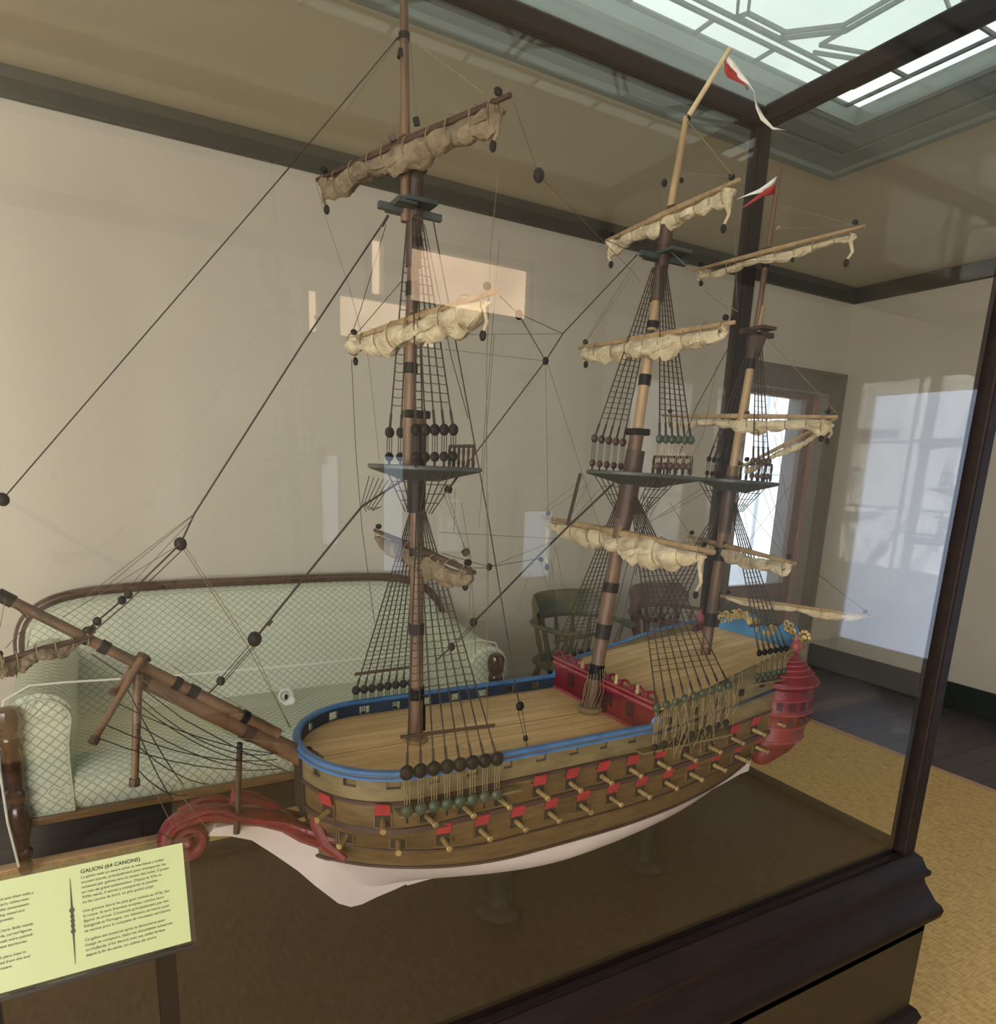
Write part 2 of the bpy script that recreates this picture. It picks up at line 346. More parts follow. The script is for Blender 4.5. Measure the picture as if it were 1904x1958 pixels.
for i, h in enumerate(RW): window(2 + i, (h[0], h[2]), (h[1], h[3]), 'x', YB, M_FILL if i < 2 else (M_DAY2 if i < 4 else M_WARM), ['added fill-light window near the left corner behind the viewer', 'added fill-light window behind the viewer', 'narrow daylit window behind the viewer', 'small low daylit window behind the viewer', 'added warm glowing pane behind the viewer, for its reflection'][i], bars=(1, 2) if i < 2 else (0, 0))
for i, h in enumerate(LW): window(9 + i, (h[0], h[2]), (h[1], h[3]), 'y', XL, M_FILL, 'added fill-light window in the left wall')
# ceiling with the skylight well
GX0, GX1, GY0, GY1 = .35, 2.72, .28, 2.10        # leaded glass
FX0, FX1, FY0, FY1 = GX0 - .46, 3.20, GY0 - .4, 2.50
c = MB()
c.b2((XL - .1, YB - .1, ZC), (FX0 + .1, YF + .1, ZC + .05)); c.b2((FX1 - .1, YB - .1, ZC), (XR + .1, YF + .1, ZC + .05))
c.b2((FX0 + .1, YB - .1, ZC), (FX1 - .1, FY0 + .1, ZC + .05)); c.b2((FX0 + .1, FY1 - .1, ZC), (FX1 - .1, YF + .1, ZC + .05))
struct(c, 'ceiling', M_CEIL, 'flat beige plaster ceiling around the skylight', smooth=False)
def ringprof(mb, x0, x1, y0, y1, prof):    # mitred frame: profile of (inset, z)
    rows = []
    for ins, z in prof:
        rows.append([(x0 + ins, y0 + ins, z), (x1 - ins, y0 + ins, z), (x1 - ins, y1 - ins, z), (x0 + ins, y1 - ins, z), (x0 + ins, y0 + ins, z)])
    return mb.grid(rows)
sk = ringprof(MB(), FX0, FX1, FY0, FY1, [(0, ZC + .002), (0, ZC - .03), (.05, ZC - .035), (.06, ZC - .02), (.17, ZC - .02), (.18, ZC - .008), (.20, ZC - .008), (.21, ZC - .022), (.33, ZC - .022), (.34, ZC - .005), (.36, ZC - .005), (.37, ZC - .03), (.40, ZC - .03), (.405, ZC + .06)])
sko = struct(sk, 'window_1', M_TEAL, 'large leaded glass skylight in a grey green moulded frame', smooth=False)
M_SKY = emit('opal_skylight_glass', (.84, .95, .89, 1), SKYLIGHT_E)
MB().b2((GX0 - .1, GY0 - .1, ZC + .035), (GX1 + .08, GY1 + .03, ZC + .045)).build('opal_glass', M_SKY, sko, smooth=False)
ld = MB(); zl = ZC + .022
def came(p, q, wd=.010):
    p = Vector((*p, zl)); q = Vector((*q, zl)); d = q - p; L = d.length
    R = Matrix.Rotation(math.atan2(d.y, d.x), 3, 'Z'); ld.box((p + q) / 2, (L + wd * .6, wd, .012), R)
bw = .10
for ins in (.0, bw, bw + .04):
    came((GX0 + ins, GY0 + ins), (GX1 - ins, GY0 + ins)); came((GX1 - ins, GY0 + ins), (GX1 - ins, GY1 - ins))
    came((GX1 - ins, GY1 - ins), (GX0 + ins, GY1 - ins)); came((GX0 + ins, GY1 - ins), (GX0 + ins, GY0 + ins))
x = GX1 - .25
while x > GX0 + .1:
    for (y0, y1) in ((GY1, GY1 - bw), (GY0, GY0 + bw)): came((x, y0), (x, y1), .009)
    x -= .30
y = GY1 - .25
while y > GY0 + .1:
    for (x0, x1) in ((GX1, GX1 - bw), (GX0, GX0 + bw)): came((x0, y), (x1, y), .009)
    y -= .30
# zigzag between inner border lines and octagons in the field
def zig(p0, p1, q0, q1, n):
    for i in range(n):
        a = i / n; b = (i + .38) / n; c_ = (i + .62) / n; e = (i + 1) / n
        P = lambda t, s: (p0[0] + (p1[0] - p0[0]) * t + (q0[0] - p0[0]) * s, p0[1] + (p1[1] - p0[1]) * t + (q0[1] - p0[1]) * s)
        came(P(a, 0), P(b, 1), .009); came(P(b, 1), P(c_, 1), .009); came(P(c_, 1), P(e, 0), .009)
def octo(cx_, cy_):
    for r_ in (.275, .238):
        pts = [(cx_ + r_ * math.cos(math.radians(22.5 + 45 * k)), cy_ + r_ * math.sin(math.radians(22.5 + 45 * k))) for k in range(8)]
        for k in range(8): came(pts[k], pts[(k + 1) % 8])
    for k in range(8):
        a = math.radians(22.5 + 45 * k); came((cx_ + .238 * math.cos(a), cy_ + .238 * math.sin(a)), (cx_ + .275 * math.cos(a), cy_ + .275 * math.sin(a)), .008)
oxs, oys = (2.03, 1.40, .77), (1.70, 1.19, .68)
for i, cx_ in enumerate(oxs):
    for j, cy_ in enumerate(oys):
        if (i + j) % 2 == 0: octo(cx_, cy_)
        else:
            for d_ in (-.02, .02):
                came((cx_ - .36, cy_ + d_), (cx_ + .36, cy_ + d_), .008); came((cx_ + d_, cy_ - .25), (cx_ + d_, cy_ + .25), .008)
            for sx_ in (-1, 1):
                for sy_ in (-1, 1): came((cx_ + sx_ * .02, cy_ + sy_ * .16), (cx_ + sx_ * .22, cy_ + sy_ * .02), .008)
for cx_ in (2.42,):
    for cy_ in oys:
        for sy_ in (-1, 1): came((cx_ + .16, cy_ + sy_ * .10), (cx_ - .14, cy_ + sy_ * .20), .008); came((cx_ + .16, cy_ + sy_ * .14), (cx_ - .12, cy_ + sy_ * .24), .008)
        came((cx_ - .14, cy_ - .2), (cx_ - .14, cy_ + .2), .008)
ld.build('leading', M_TRIM, sko, smooth=False)
# crown trim: narrow dark band where walls meet the ceiling
for i, (lo, hi, nm, lb) in enumerate([((XL, YF - .035, ZC - .115), (XR, YF, ZC), 'trim_1', 'dark green grey picture rail band along the far wall'), ((XR - .035, YB, ZC - .115), (XR, YF - .035, ZC), 'trim_2', 'dark band at the top of the right wall'),
    ((XL, YB, ZC - .115), (XR - .035, YB + .035, ZC), 'trim_3', 'dark band at the top of the wall behind the viewer'), ((XL, YB + .035, ZC - .115), (XL + .035, YF - .035, ZC), 'trim_4', 'dark band at the top of the left wall')]):
    t = MB().b2(lo, hi)
    struct(t, nm, M_TRIM, lb, smooth=False, bevel=.006)
def board(a, b, axis, fixed, sgn, name, lb):
    t = MB()
    def q(d, z0, z1):
        if axis == 'x': t.b2((a, fixed, z0), (b, fixed + sgn * d, z1))
        else: t.b2((fixed, a, z0), (fixed + sgn * d, b, z1))
    q(.022, .003, .15); q(.03, .15, .17); q(.014, .17, .19)
    struct(t, name, M_BASEB, lb, smooth=False)
board(XL, DX0 - .12, 'x', YF, -1, 'baseboard_back', 'dark green baseboard of the far wall')
board(QY1 + .1, YF - .001, 'y', XR, -1, 'baseboard_right', 'dark green baseboard of the right wall')
board(XL, XR - .03, 'x', YB, 1, 'baseboard_front', 'dark baseboard of the wall behind the viewer')
# door in the far wall: casing, reddish leaf with big pane, bright window beyond
d = thing('door_1', (4.3, YF, 0), 'open doorway with brown grey casing and bright daylight beyond', 'door'); d['kind'] = 'structure'
k = MB(); k.b2((DX0 - .14, YF - .03, 0), (DX0, YF + .13, DZ1)); k.b2((DX1, YF - .03, 0), (DX1 + .13, YF + .13, DZ1)); k.b2((DX0 - .14, YF - .035, DZ1), (DX1 + .13, YF + .13, DZ1 + .15))
k.b2((DX1 + .10, YF - .05, 0), (DX1 + .135, YF, DZ1 + .15)); k.b2((DX0 - .14, YF - .05, DZ1 + .13), (DX1 + .135, YF, DZ1 + .155))
k.build('door_casing', M_CASING, d, smooth=False, bevel=.004)
k = MB(); k.b2((DX1 - .015, YF - .01, .003), (DX1, YF + .36, DZ1)); k.b2((DX0, YF - .01, .003), (DX0 + .015, YF + .36, DZ1)); k.b2((DX0, YF - .01, DZ1 - .015), (DX1, YF + .36, DZ1)); k.build('jamb_lining', mat('grey_jamb_paint', rgb(128, 122, 116), .5, scale=4), d, smooth=False)
lf = thing_leaf = MB()
ly = YF + .30
def leafbox(x0, x1, z0, z1, y0=ly, y1=ly + .05): lf.b2((x0, y0, z0), (x1, y1, z1))
ly = YF + .05
for q_ in ((4.137, 4.22, .02, 2.23), (4.86, 4.95, .02, 2.23), (4.22, 4.86, 2.19, 2.23), (4.22, 4.86, .02, .14), (4.22, 4.86, .60, .72)): lf.b2((q_[0], ly, q_[2]), (q_[1], ly + .05, q_[3]))
lo_ = lf.build('door_leaf', M_REDWOOD, d, smooth=False, bevel=.005)
MB().b2((4.2, ly + .015, .10), (4.88, ly + .03, .62)).build('lower_panel', M_CASING, lo_, smooth=False)
MB().b2((4.2, ly + .02, .70), (4.88, ly + .028, 2.2)).build('glass_pane', MATS['case_glass'], lo_, smooth=False)
MB().b2((4.955, ly - .012, .02), (5.0, ly + .05, 2.23)).build('folded_leaf', mat('pinkish_wood', rgb(170, 124, 108), .45, col2=rgb(140, 98, 88), scale=10, stretch=(6, 6, .6)), d, smooth=False, bevel=.004)
# bright scene beyond the doorway
beyond = struct(MB().b2((2.4, 6.4, -.1), (11.4, 6.5, 3.4)), 'wall_beyond', mat('white_room_wall', rgb(235, 238, 240), .9), 'white wall of the bright room beyond the doorway', smooth=False)
struct(MB().b2((2.4, YF + .13, -.12), (11.4, 6.5, -.02)), 'floor_beyond', M_FLOOR, 'floor of the bright room beyond', smooth=False)
M_BEY = emit('daylight_window_beyond', (.78, .90, 1.0, 1), FARWIN_E)
wb = MB(); 
for x0 in (4.3, 5.36, 6.42, 7.48, 8.54, 9.6): wb.b2((x0, 6.33, .45), (x0 + 1.0, 6.36, 2.9))
wbo = struct(wb, 'window_8', M_BEY, 'row of bright windows in the room beyond the doorway', smooth=False)
fb = MB()
for x0 in (4.3, 5.36, 6.42, 7.48, 8.54, 9.6):
    fb.b2((x0 - .05, 6.31, .4), (x0, 6.39, 2.95)); fb.b2((x0 + 1.0, 6.31, .4), (x0 + 1.01, 6.39, 2.95)); fb.b2((x0, 6.31, 1.6), (x0 + 1, 6.35, 1.63))
fb.build('window_bars', mat('white_window_bars', rgb(220, 225, 230), .6), wbo, smooth=False)
MB().b2((5.10, 5.0, 2.2), (5.45, 5.03, 3.0)).build('yellow_blind', mat('yellow_blind', rgb(240, 205, 110), .8), wbo, smooth=False)
# bright glazed doorway in the right wall, behind the viewer's right shoulder
d2 = MB(); X = XR
d2.b2((X + .02, QY0, .22), (X + .1, QY0 + .07, QZ)); d2.b2((X + .02, QY1 - .07, .22), (X + .1, QY1, QZ)); d2.b2((X + .02, QY0, QZ - .07), (X + .1, QY1, QZ)); d2.b2((X + .02, QY0, .22), (X + .1, QY1, .30)); pass
d2o = struct(d2, 'door_2', mat('white_door_paint', rgb(214, 216, 214), .5), 'white glazed door in the right wall beside the viewer', smooth=False)
M_D2 = emit('blue_daylight_pane', (.62, .76, 1.0, 1), DOOR_E)
MB().b2((X + .05, QY0 + .03, .25), (X + .06, QY1 - .03, QZ - .03)).build('glass_pane', M_D2, d2o, smooth=False)
# matting
rg = thing('sisal_rug', (1, 0, 0), 'golden woven sisal matting with a pinkish bound edge under the case', 'rug')
MB().b2((XL + .3, YB + .3, .0005), (3.93, 2.88, .010)).build('rug_field', M_SISAL, rg, smooth=False)
r = MB(); r.b2((3.925, YB + .3, .0008), (3.965, 2.92, .015)); r.b2((XL + .3, 2.875, .0008), (3.965, 2.92, .015)); r.build('rug_binding', M_BIND, rg, smooth=False)
# ================================================================== SOFA
sx0, sx1, sy0, sy1 = -.42, 1.68, 2.85, 3.52
so = thing('sofa', (.63, 3.2, 0), 'long antique sofa in pale green diamond lattice fabric with mahogany frame', 'sofa')
# back outline
def backpt(t):   # t in 0..1 along the arch
    pts = [(-.42, .30), (-.42, .62), (-.415, .76), (-.36, .86), (-.22, .925), (.05, .95), (.63, .955), (1.2, .95), (1.42, .925), (1.55, .86), (1.62, .76), (1.64, .62), (1.64, .30)]
    n = len(pts) - 1; s_ = t * n; i = min(int(s_), n - 1); f = s_ - i
    def cr(a, b, c, d_, f): return .5 * ((2 * b) + (-a + c) * f + (2 * a - 5 * b + 4 * c - d_) * f * f + (-a + 3 * b - 3 * c + d_) * f ** 3)
    P = [pts[max(i - 1, 0)], pts[i], pts[i + 1], pts[min(i + 2, n)]]
    return (cr(P[0][0], P[1][0], P[2][0], P[3][0], f), cr(P[0][1], P[1][1], P[2][1], P[3][1], f))
arch = [backpt(i / 60) for i in range(61)]
def by(z): return 3.52 + (z - .38) * .16
bk = MB(); rows = []
for k_ in range(7):
    s_ = k_ / 6; rows.append([(.61 + (a - .61) * (1 - .015 * (k_ == 0)), by(z_) - .055 * math.sin(math.pi * s_) ** .5 * (1) + .0, z_) for a, z_ in [(a, .3 + (b - .3) * 1.0) for a, b in arch]])
# upholstered back as slab with rounded front
N_ = 40
rows = []
for j in range(N_ + 1):
    t = j / N_; row = []
    a0, z0 = arch[0][0] + .0, .28
    for i in range(61):
        a, b = arch[i]; zz = .28 + (b - .02 - .28) * t; aa = .61 + (a - .61) * .985
        if t < 1: aa = .61 + (aa - .61)
        row.append((aa, zz))
    rows.append(row)
# simpler: columns across x with height of arch at that x
def archz(x_):
    best = .3
    for i in range(60):
        (a, b), (c_, d_) = arch[i], arch[i + 1]
        if min(a, c_) <= x_ <= max(a, c_) and abs(c_ - a) > 1e-6:
            z_ = b + (d_ - b) * (x_ - a) / (c_ - a); best = max(best, z_)
    return best
cols = []; xs = [-.412 + (1.632 + .412) * (0.5 - 0.5 * math.cos(math.pi * i / 48)) for i in range(49)]
for x_ in xs:
    zt = archz(x_) - .01; edge = min(x_ + .412, 1.632 - x_); col = []
    for j in range(19):
        z_ = .28 + (zt - .28) * j / 18; de = min(edge, zt - z_)
        puff = .05 * min(1, max(0, de) / .07) ** .5
        col.append((x_, by(z_) - puff, z_))
    cols.append(col)
bk = MB().grid(cols)
bk.grid([[(p[0], by(p[2]) + .03, p[2]) for p in c_] for c_ in cols])
bk.build('back_cushion', M_LATT, so)
fr = MB().tube([(a, by(b) - .01, b) for a, b in arch], .024, 12, sq=(1, 1.25)); fr.build('back_frame', M_SOFAWOOD, so)
pp = MB().tube([(.61 + (a - .61) * .974, by(b) - .04, .28 + (b - .28) * .955) for a, b in arch], .005, 6); pp.build('back_piping', M_PIPE, so)
# seat
st = MB(); rows = []
prof = [(2.87, .225), (2.855, .26), (2.853, .31), (2.862, .345), (2.885, .365), (2.95, .378), (3.1, .388), (3.3, .39), (3.48, .385)]
for y_, z_ in prof: rows.append([(-.30 + (1.56 + .30) * i / 30, y_, z_ + (.006 * math.sin(math.pi * i / 30) if z_ > .35 else 0)) for i in range(31)])
st.grid(rows); st.b2((-.30, 2.875, .215), (1.56, 3.5, .24)); sto = st.build('seat_cushion', M_LATT, so)
MB().tube([(-.25, 2.862, .348), (.3, 2.858, .35), (1.0, 2.858, .35), (1.52, 2.862, .348)], .0055, 6).build('piping', M_PIPE, sto)
MB().b2((-.40, 2.835, .19), (1.62, 2.865, .222)).b2((-.4, 2.86, .19), (-.37, 3.5, .222)).b2((1.59, 2.86, .19), (1.62, 3.5, .222)).b2((-.4, 3.5, .19), (1.62, 3.53, .222)).build('seat_rail', M_GOLDRAIL, so, smooth=False, bevel=.004)
def arm(cx_, sgn):
    R0 = .108; sec = []
    for j in range(17):
        t = math.pi * (1.12 - 1.24 * j / 16); sec.append((R0 * math.cos(t), .60 + R0 * .92 * math.sin(t)))
    sec += [(.092, .50), (.088, .42), (.09, .30), (.09, .205), (-.085, .205), (-.082, .35), (-.082, .48)]
    cy_ = .45; rows = []
    for y_, k_, up in ((2.856, .55, 0), (2.853, .80, 0), (2.856, .93, 0), (2.868, 1.0, 0), (2.9, 1.0, 0), (3.1, 1.0, .01), (3.3, 1.0, .025), (3.50, 1.0, .05), (3.52, .9, .05)):
        row = [(cx_ + sgn * a_ * k_, y_, cy_ + (z_ - cy_) * k_ + up * (z_ > .5)) for a_, z_ in sec]; rows.append(row + [row[0]])
    a = MB().grid(rows); n_ = len(sec)
    for r_ in (rows[0], rows[-1]):
        c_ = (cx_, r_[0][1], cy_); a.add(r_[:-1] + [c_], [(i, (i + 1) % n_, n_) for i in range(n_)])
    o = a.build('arm', M_LATTS, so)
    p = MB(); ring = [(cx_ + sgn * a_ * .93, 2.853, cy_ + (z_ - cy_) * .93) for a_, z_ in sec]
    p.tube(ring, .004, 6); p.build('arm_piping', M_PIPE, o)
    q = MB()
    for i in range(9):
        t = math.pi * (.02 + .96 * i / 8); q.tube([(cx_ - sgn * .04 + math.cos(t) * .035, 2.850, .585 + math.sin(t) * .03), (cx_ + math.cos(t) * .086, 2.853, .597 + math.sin(t) * .078)], [.002, .003], 5)
    q.build('pleats', M_LATTS, o)
arm(-.305, 1); arm(1.575, -1)
legprof = [(.020, 0), (.026, .03), (.020, .05), (.030, .07), (.030, .09), (.020, .10), (.024, .13), (.036, .19), (.040, .22), (.034, .27), (.026, .28), (.034, .30), (.034, .33), (.026, .34), (.030, .40), (.032, .47), (.026, .50), (.036, .52), (.036, .54), (.030, .55), (.040, .57), (.042, .62), (.036, .645), (.018, .655)]
for x_, y_ in ((-.395, 2.83), (1.60, 2.83)):
    MB().lathe((x_, y_, 0.016 if y_ < 2.87 else 0), legprof, 18).build('turned_front_post', M_SOFAWOOD, so)
for x_ in (-.38, 1.60):
    MB().tube([(x_, 3.62, 0), (x_, 3.55, .2), (x_, 3.52, .32)], [.02, .026, .028], 8).build('back_leg', M_SOFAWOOD, so)
# barrier cord lying over the arms
cd_pts = [(-.41, 2.80, .06), (-.425, 2.79, .25), (-.43, 2.80, .45), (-.432, 2.86, .56), (-.41, 2.92, .67), (-.33, 2.93, .714), (-.22, 2.90, .722), (.2, 2.87, .712), (.7, 2.86, .706), (1.1, 2.87, .706), (1.45, 2.92, .712), (1.57, 2.95, .714), (1.66, 2.95, .69), (1.69, 2.93, .60)]
tag(MB().tube(cd_pts, .0045, 8).build('barrier_cord', M_CORD), 'thin white cord stretched across the sofa from arm to arm', 'cord')
# crumpled white paper flower tag on the seat
tg = thing('seat_tag', (.66, 3.27, .402), 'small crumpled white paper tag with a dark centre on the sofa seat', 'tag')
t = MB(); c0 = Vector((.66, 3.24, .437)); ring = []
for i in range(14):
    a = 2 * math.pi * i / 14; r_ = .042 * (1 + .28 * math.cos(i * 2.4) * (i % 2 * 2 - 1) * .7)
    ring.append(c0 + Vector((r_ * math.cos(a), -.012 + .012 * math.sin(i * 3.1), r_ * math.sin(a))))
mid = [c0 + Vector((.017 * math.cos(2 * math.pi * i / 14), .008, .019 * math.sin(2 * math.pi * i / 14))) for i in range(14)]
t.grid([ring + [ring[0]], mid + [mid[0]]]); t.add(mid, [tuple(range(14))]); t.build('paper', M_PAPER, tg, solid=.002)
MB().ball(c0 + Vector((0, -.002, 0)), .013, sc=(.7, .4, 1.2)).build('dark_centre', M_BLACK, tg)
MB().tube([c0 + Vector((0, .006, -.015)), (.66, 3.27, .402)], .003, 6).build('prong', M_PAPER, tg)

# ================================================================== CHAIRS
def captains_chair(loc, rz, m, label, name='windsor_chair'):
    ch = thing(name, (0, 0, 0), label, 'chair', None)
    P = []
    def bld(mb, n): P.append(mb.build(n, m, ch)); return P[-1]
    s_ = MB(); rows = []
    for z_, sc in ((.415, .93), (.43, 1.0), (.45, 1.0), (.452, .96)):
        rows.append([(.25 * sc * (math.copysign(abs(math.cos(t)) ** .7, math.cos(t))), .235 * sc * math.copysign(abs(math.sin(t)) ** .75, math.sin(t)), z_) for t in [2 * math.pi * i / 32 for i in range(33)]])
    s_.grid(rows); s_.add(rows[0][:-1], [tuple(range(32))]); s_.add(rows[-1][:-1], [tuple(range(32))]); bld(s_, 'seat')
    ang = [math.radians(-35 + 250 * i / 30) for i in range(31)]     # open towards -y
    bow = [(.29 * math.cos(a), .25 * math.sin(a) + (-.06 if math.sin(a) < .2 else -.06 * max(0, (.5 - math.sin(a)) / .5 if math.sin(a) < .5 else 0)), .68) for a in ang]
    ab = MB().tube(bow, [.026 if 3 < i < 27 else .034 for i in range(31)], 8, sq=(.5, 1)); bld(ab, 'arm_bow')
    for e in (bow[0], bow[-1]): bld(MB().ball(e, .042, sc=(1, 1.1, .45)), 'arm_end')
    cr = MB(); rows = []
    for k_, (z_, o_) in enumerate(((.69, 0), (.73, .004), (.80, .018), (.835, .026), (.84, .036), (.80, .045), (.69, .03))):
        rows.append([((.27 + o_) * math.cos(a), (.235 + o_) * math.sin(a) - .01, .69 + (z_ - .69) * min(1, (math.sin(a) - .12) * 2.2 + .25)) for a in [math.radians(15 + 150 * i / 20) for i in range(21)]])
    rows.append(rows[0]); cr.grid(rows); bld(cr, 'crest_rail')
    for i in range(10):
        a = math.radians(-22 + 224 * i / 9); x_, y_ = .29 * math.cos(a), .25 * math.sin(a)
        if math.sin(a) < 0: y_ -= .04
        bld(MB().tube([(x_ * .76, y_ * .78, .45), (x_ * .88, y_ * .88, .56), (x_ * .98, y_ * .98, .67)], [.010, .017, .010], 8), 'spindle')
    for sx_ in (-1, 1):
        for sy_ in (-1, 1):
            bld(MB().tube([(sx_ * .16, sy_ * .15, .43), (sx_ * .18, sy_ * .17, .3), (sx_ * .2, sy_ * .19, .2), (sx_ * .22, sy_ * .21, .1), (sx_ * .235, sy_ * .225, 0)], [.016, .024, .018, .022, .013], 10), 'leg')
        bld(MB().tube([(sx_ * .205, -.195, .18), (sx_ * .207, 0, .18), (sx_ * .205, .195, .18)], [.009, .014, .009], 8), 'stretcher')
    bld(MB().tube([(-.207, 0, .18), (0, 0, .18), (.207, 0, .18)], [.009, .014, .009], 8), 'stretcher')
    ch['group'] = 'captain\'s chairs along the far wall'
    ch.location = loc; ch.rotation_euler = (0, 0, rz)
    for p in P: p.location = (0, 0, 0)
    return ch
captains_chair((2.38, 3.22, 0.0), math.radians(14), M_GREENCH, 'worn dark green captain\'s chair beside the right arm of the sofa')
captains_chair((3.16, 3.26, 0.0), math.radians(14), M_BROWNCH, 'reddish brown captain\'s chair between the green chair and the doorway')

# ================================================================== DISPLAY CASE
cx0, cx1, cy0, cy1, zf, zt = -.62, 1.64, .79, 1.53, .70, 2.555
dc = thing('display_case', (.5, 1.16, 0), 'tall glass display case with dark mahogany frame and moulded base around the ship', 'display case')
def ringout(prof, x0=cx0, x1=cx1, y0=cy0, y1=cy1):
    mb = MB(); rows = []
    for o_, z_ in prof: rows.append([(x0 - o_, y0 - o_, z_), (x1 + o_, y0 - o_, z_), (x1 + o_, y1 + o_, z_), (x0 - o_, y1 + o_, z_), (x0 - o_, y0 - o_, z_)])
    return mb.grid(rows)
ringout([(-.045, .705), (.0, .705), (.012, .695), (.022, .668), (.03, .662), (.03, .652), (.02, .648), (.024, .63), (.045, .585), (.055, .575), (.060, .562), (.057, .545), (.05, .535), (.036, .530), (.036, .50)]).build('base_moulding', M_CASEWOOD, dc, smooth=True)
ringout([(.036, .532), (.036, .02)]).build('base_cabinet', M_CASEBODY, dc, smooth=False)
ringout([(.028, .285), (.05, .275), (.06, .255), (.055, .235), (.06, .22), (.06, .012), (0, .012)]).build('plinth', M_CASEWOOD, dc, smooth=False)
MB().b2((cx0, cy0, zf - .02), (cx1, cy1, zf)).build('case_floor', M_CASEFLOOR, dc, smooth=False)
pw = .042
for x_, y_ in ((cx0, cy0), (cx1, cy0), (cx1, cy1), (cx0, cy1)):
    ax = x_ + (pw / 2 if x_ == cx0 else -pw / 2); ay = y_ + (pw / 2 if y_ == cy0 else -pw / 2)
    p = MB().box((ax, ay, (zf + zt) / 2), (pw, pw, zt - zf)); sx_ = 1 if x_ == cx0 else -1; sy_ = 1 if y_ == cy0 else -1
    p.box((ax + sx_ * .012, ay + sy_ * .012, (zf + zt) / 2), (pw * .9, pw * .25, zt - zf - .004)); p.build('corner_post', M_CASEWOOD, dc, smooth=False, bevel=.006)
for nm, lo, hi in (('top_rail', (cx0, cy1 - .046, zt - .048), (cx1, cy1, zt)), ('top_rail', (cx0, cy0, zt - .048), (cx1, cy0 + .05, zt)), ('top_rail', (cx1 - .046, cy0 + .05, zt - .048), (cx1, cy1 - .046, zt)), ('top_rail', (cx0, cy0 + .05, zt - .048), (cx0 + .046, cy1 - .046, zt))):
    MB().b2(lo, hi).build(nm, M_CASEWOOD, dc, smooth=False, bevel=.008)
for lo, hi in (((cx0 + .04, cy1 - .028, zf), (cx1 - .04, cy1 - .012, zf + .022)), ((cx0 + .04, cy0 + .004, zf), (cx1 - .04, cy0 + .016, zf + .010)), ((cx1 - .028, cy0 + .04, zf), (cx1 - .012, cy1 - .04, zf + .022)), ((cx0 + .012, cy0 + .04, zf), (cx0 + .028, cy1 - .04, zf + .022))):
    MB().b2(lo, hi).build('glazing_bead', M_CASEWOOD, dc, smooth=False)
for lo, hi in (((cx0 + .04, cy0 + .017, zf + .002), (cx1 - .04, cy0 + .021, zt - .048)), ((cx1 - .021, cy0 + .04, zf + .002), (cx1 - .017, cy1 - .04, zt - .048)), ((cx0 + .017, cy0 + .04, zf + .002), (cx0 + .021, cy1 - .04, zt - .048)), ((cx0 + .04, cy1 - .034, zf + .002), (cx1 - .04, cy1 - .030, zt - .048))):
    MB().b2(lo, hi).build('glass_pane', M_GLASS, dc, smooth=False)
MB().b2((cx0 + .05, cy0 + .045, zt - .007), (cx1 - .05, cy1 - .05, zt - .003)).build('top_glass', M_TOPGLASS, dc, smooth=False)
# centre line of the ship; its dark supports under the hull are added
Y0 = 1.05

# ================================================================== SHIP MODEL
ship = thing('ship_model', (.75, Y0, .70), 'large antique wooden model of a three-masted sailing warship inside the glass case', 'model ship')
def lerp(a, b, t): return a + (b - a) * t
def cl(t, a=0., b=1.): return max(a, min(b, t))
ZW = .92
def hull_b(x, z):
    if z >= ZW:
        u = cl((z - ZW) / .13); us = u * u * (3 - 2 * u)
        B = lerp(.153, .168, us) - .004 * cl((z - 1.04) / .06); xs = lerp(.256, .233, us); Lb = lerp(.33, .145, us); pw_ = lerp(.78, .50, us)
        xe = 1.345; fl = lerp(0, .76, us); Ls = lerp(.62, .5, us)
    else:
        v = cl((ZW - z) / (ZW - .825)); 
        B = .153 * max(0, 1 - v ** 2.6) ** .62; xs = lerp(.256, .315, v ** .8); Lb = lerp(.33, .5, v); pw_ = lerp(.78, 1.25, v)
        xe = lerp(1.345, 1.33, v); fl = 0; Ls = lerp(.62, .8, v)
    t = (x - xs) / Lb
    if t <= 0: return 0.
    b = B * (1 - (1 - min(t, 1)) ** 2) ** pw_
    t2 = cl((xe - x) / Ls)
    b *= fl + (1 - fl) * (1 - (1 - t2) ** 2) ** (.92 if z >= ZW else lerp(.92, 1.5, cl((ZW - z) / .09)))
    return b
def xstem(z):
    if z >= ZW:
        u = cl((z - ZW) / .13); return lerp(.256, .233, u * u * (3 - 2 * u))
    return lerp(.256, .315, cl((ZW - z) / .095) ** .8)
def hull_side(z0, z1, nz, sgn=(-1, 1), x0=None, x1=1.32, nx=60, off=0, zfun=None):
    mb = MB()
    for s_ in sgn:
        rows = []
        for j in range(nz + 1):
            row = []
            for i in range(nx + 1):
                g = (i / nx) ** 1.7
                z_ = z0 + (z1 - z0) * j / nz
                xs = (xstem(z_) if x0 is None else x0); x_ = xs + (x1 - xs) * g if x0 is None else x0 + (x1 - x0) * i / nx
                if zfun: z_ = zfun(x_, j / nz)
                bb = hull_b(x_, z_)
                if z_ < ZW: z_ += .050 * cl((x_ - .98) / .32) ** 1.6 * (ZW - z_) / .095
                row.append((x_, Y0 + s_ * (bb + (off if bb > 0 or off == 0 else 0)), z_))
            rows.append(row)
        mb.grid(rows)
    return mb
ZB = 1.078
hull = MB(); hm = hull_side(ZW, ZB, 8)
tr = [(1.32, Y0 - hull_b(1.32, z_), z_) for z_ in [ZW + (ZB - ZW) * k / 8 for k in range(9)]] + [(1.32, Y0 + hull_b(1.32, z_), z_) for z_ in [ZB - (ZB - ZW) * k / 8 for k in range(9)]]
hm.add(tr, [tuple(range(len(tr)))])
hullo = hm.build('hull', M_HULL, ship)
bt = hull_side(.8255, ZW, 12, x1=1.31); bt.build('white_bottom', M_WHITE, ship)
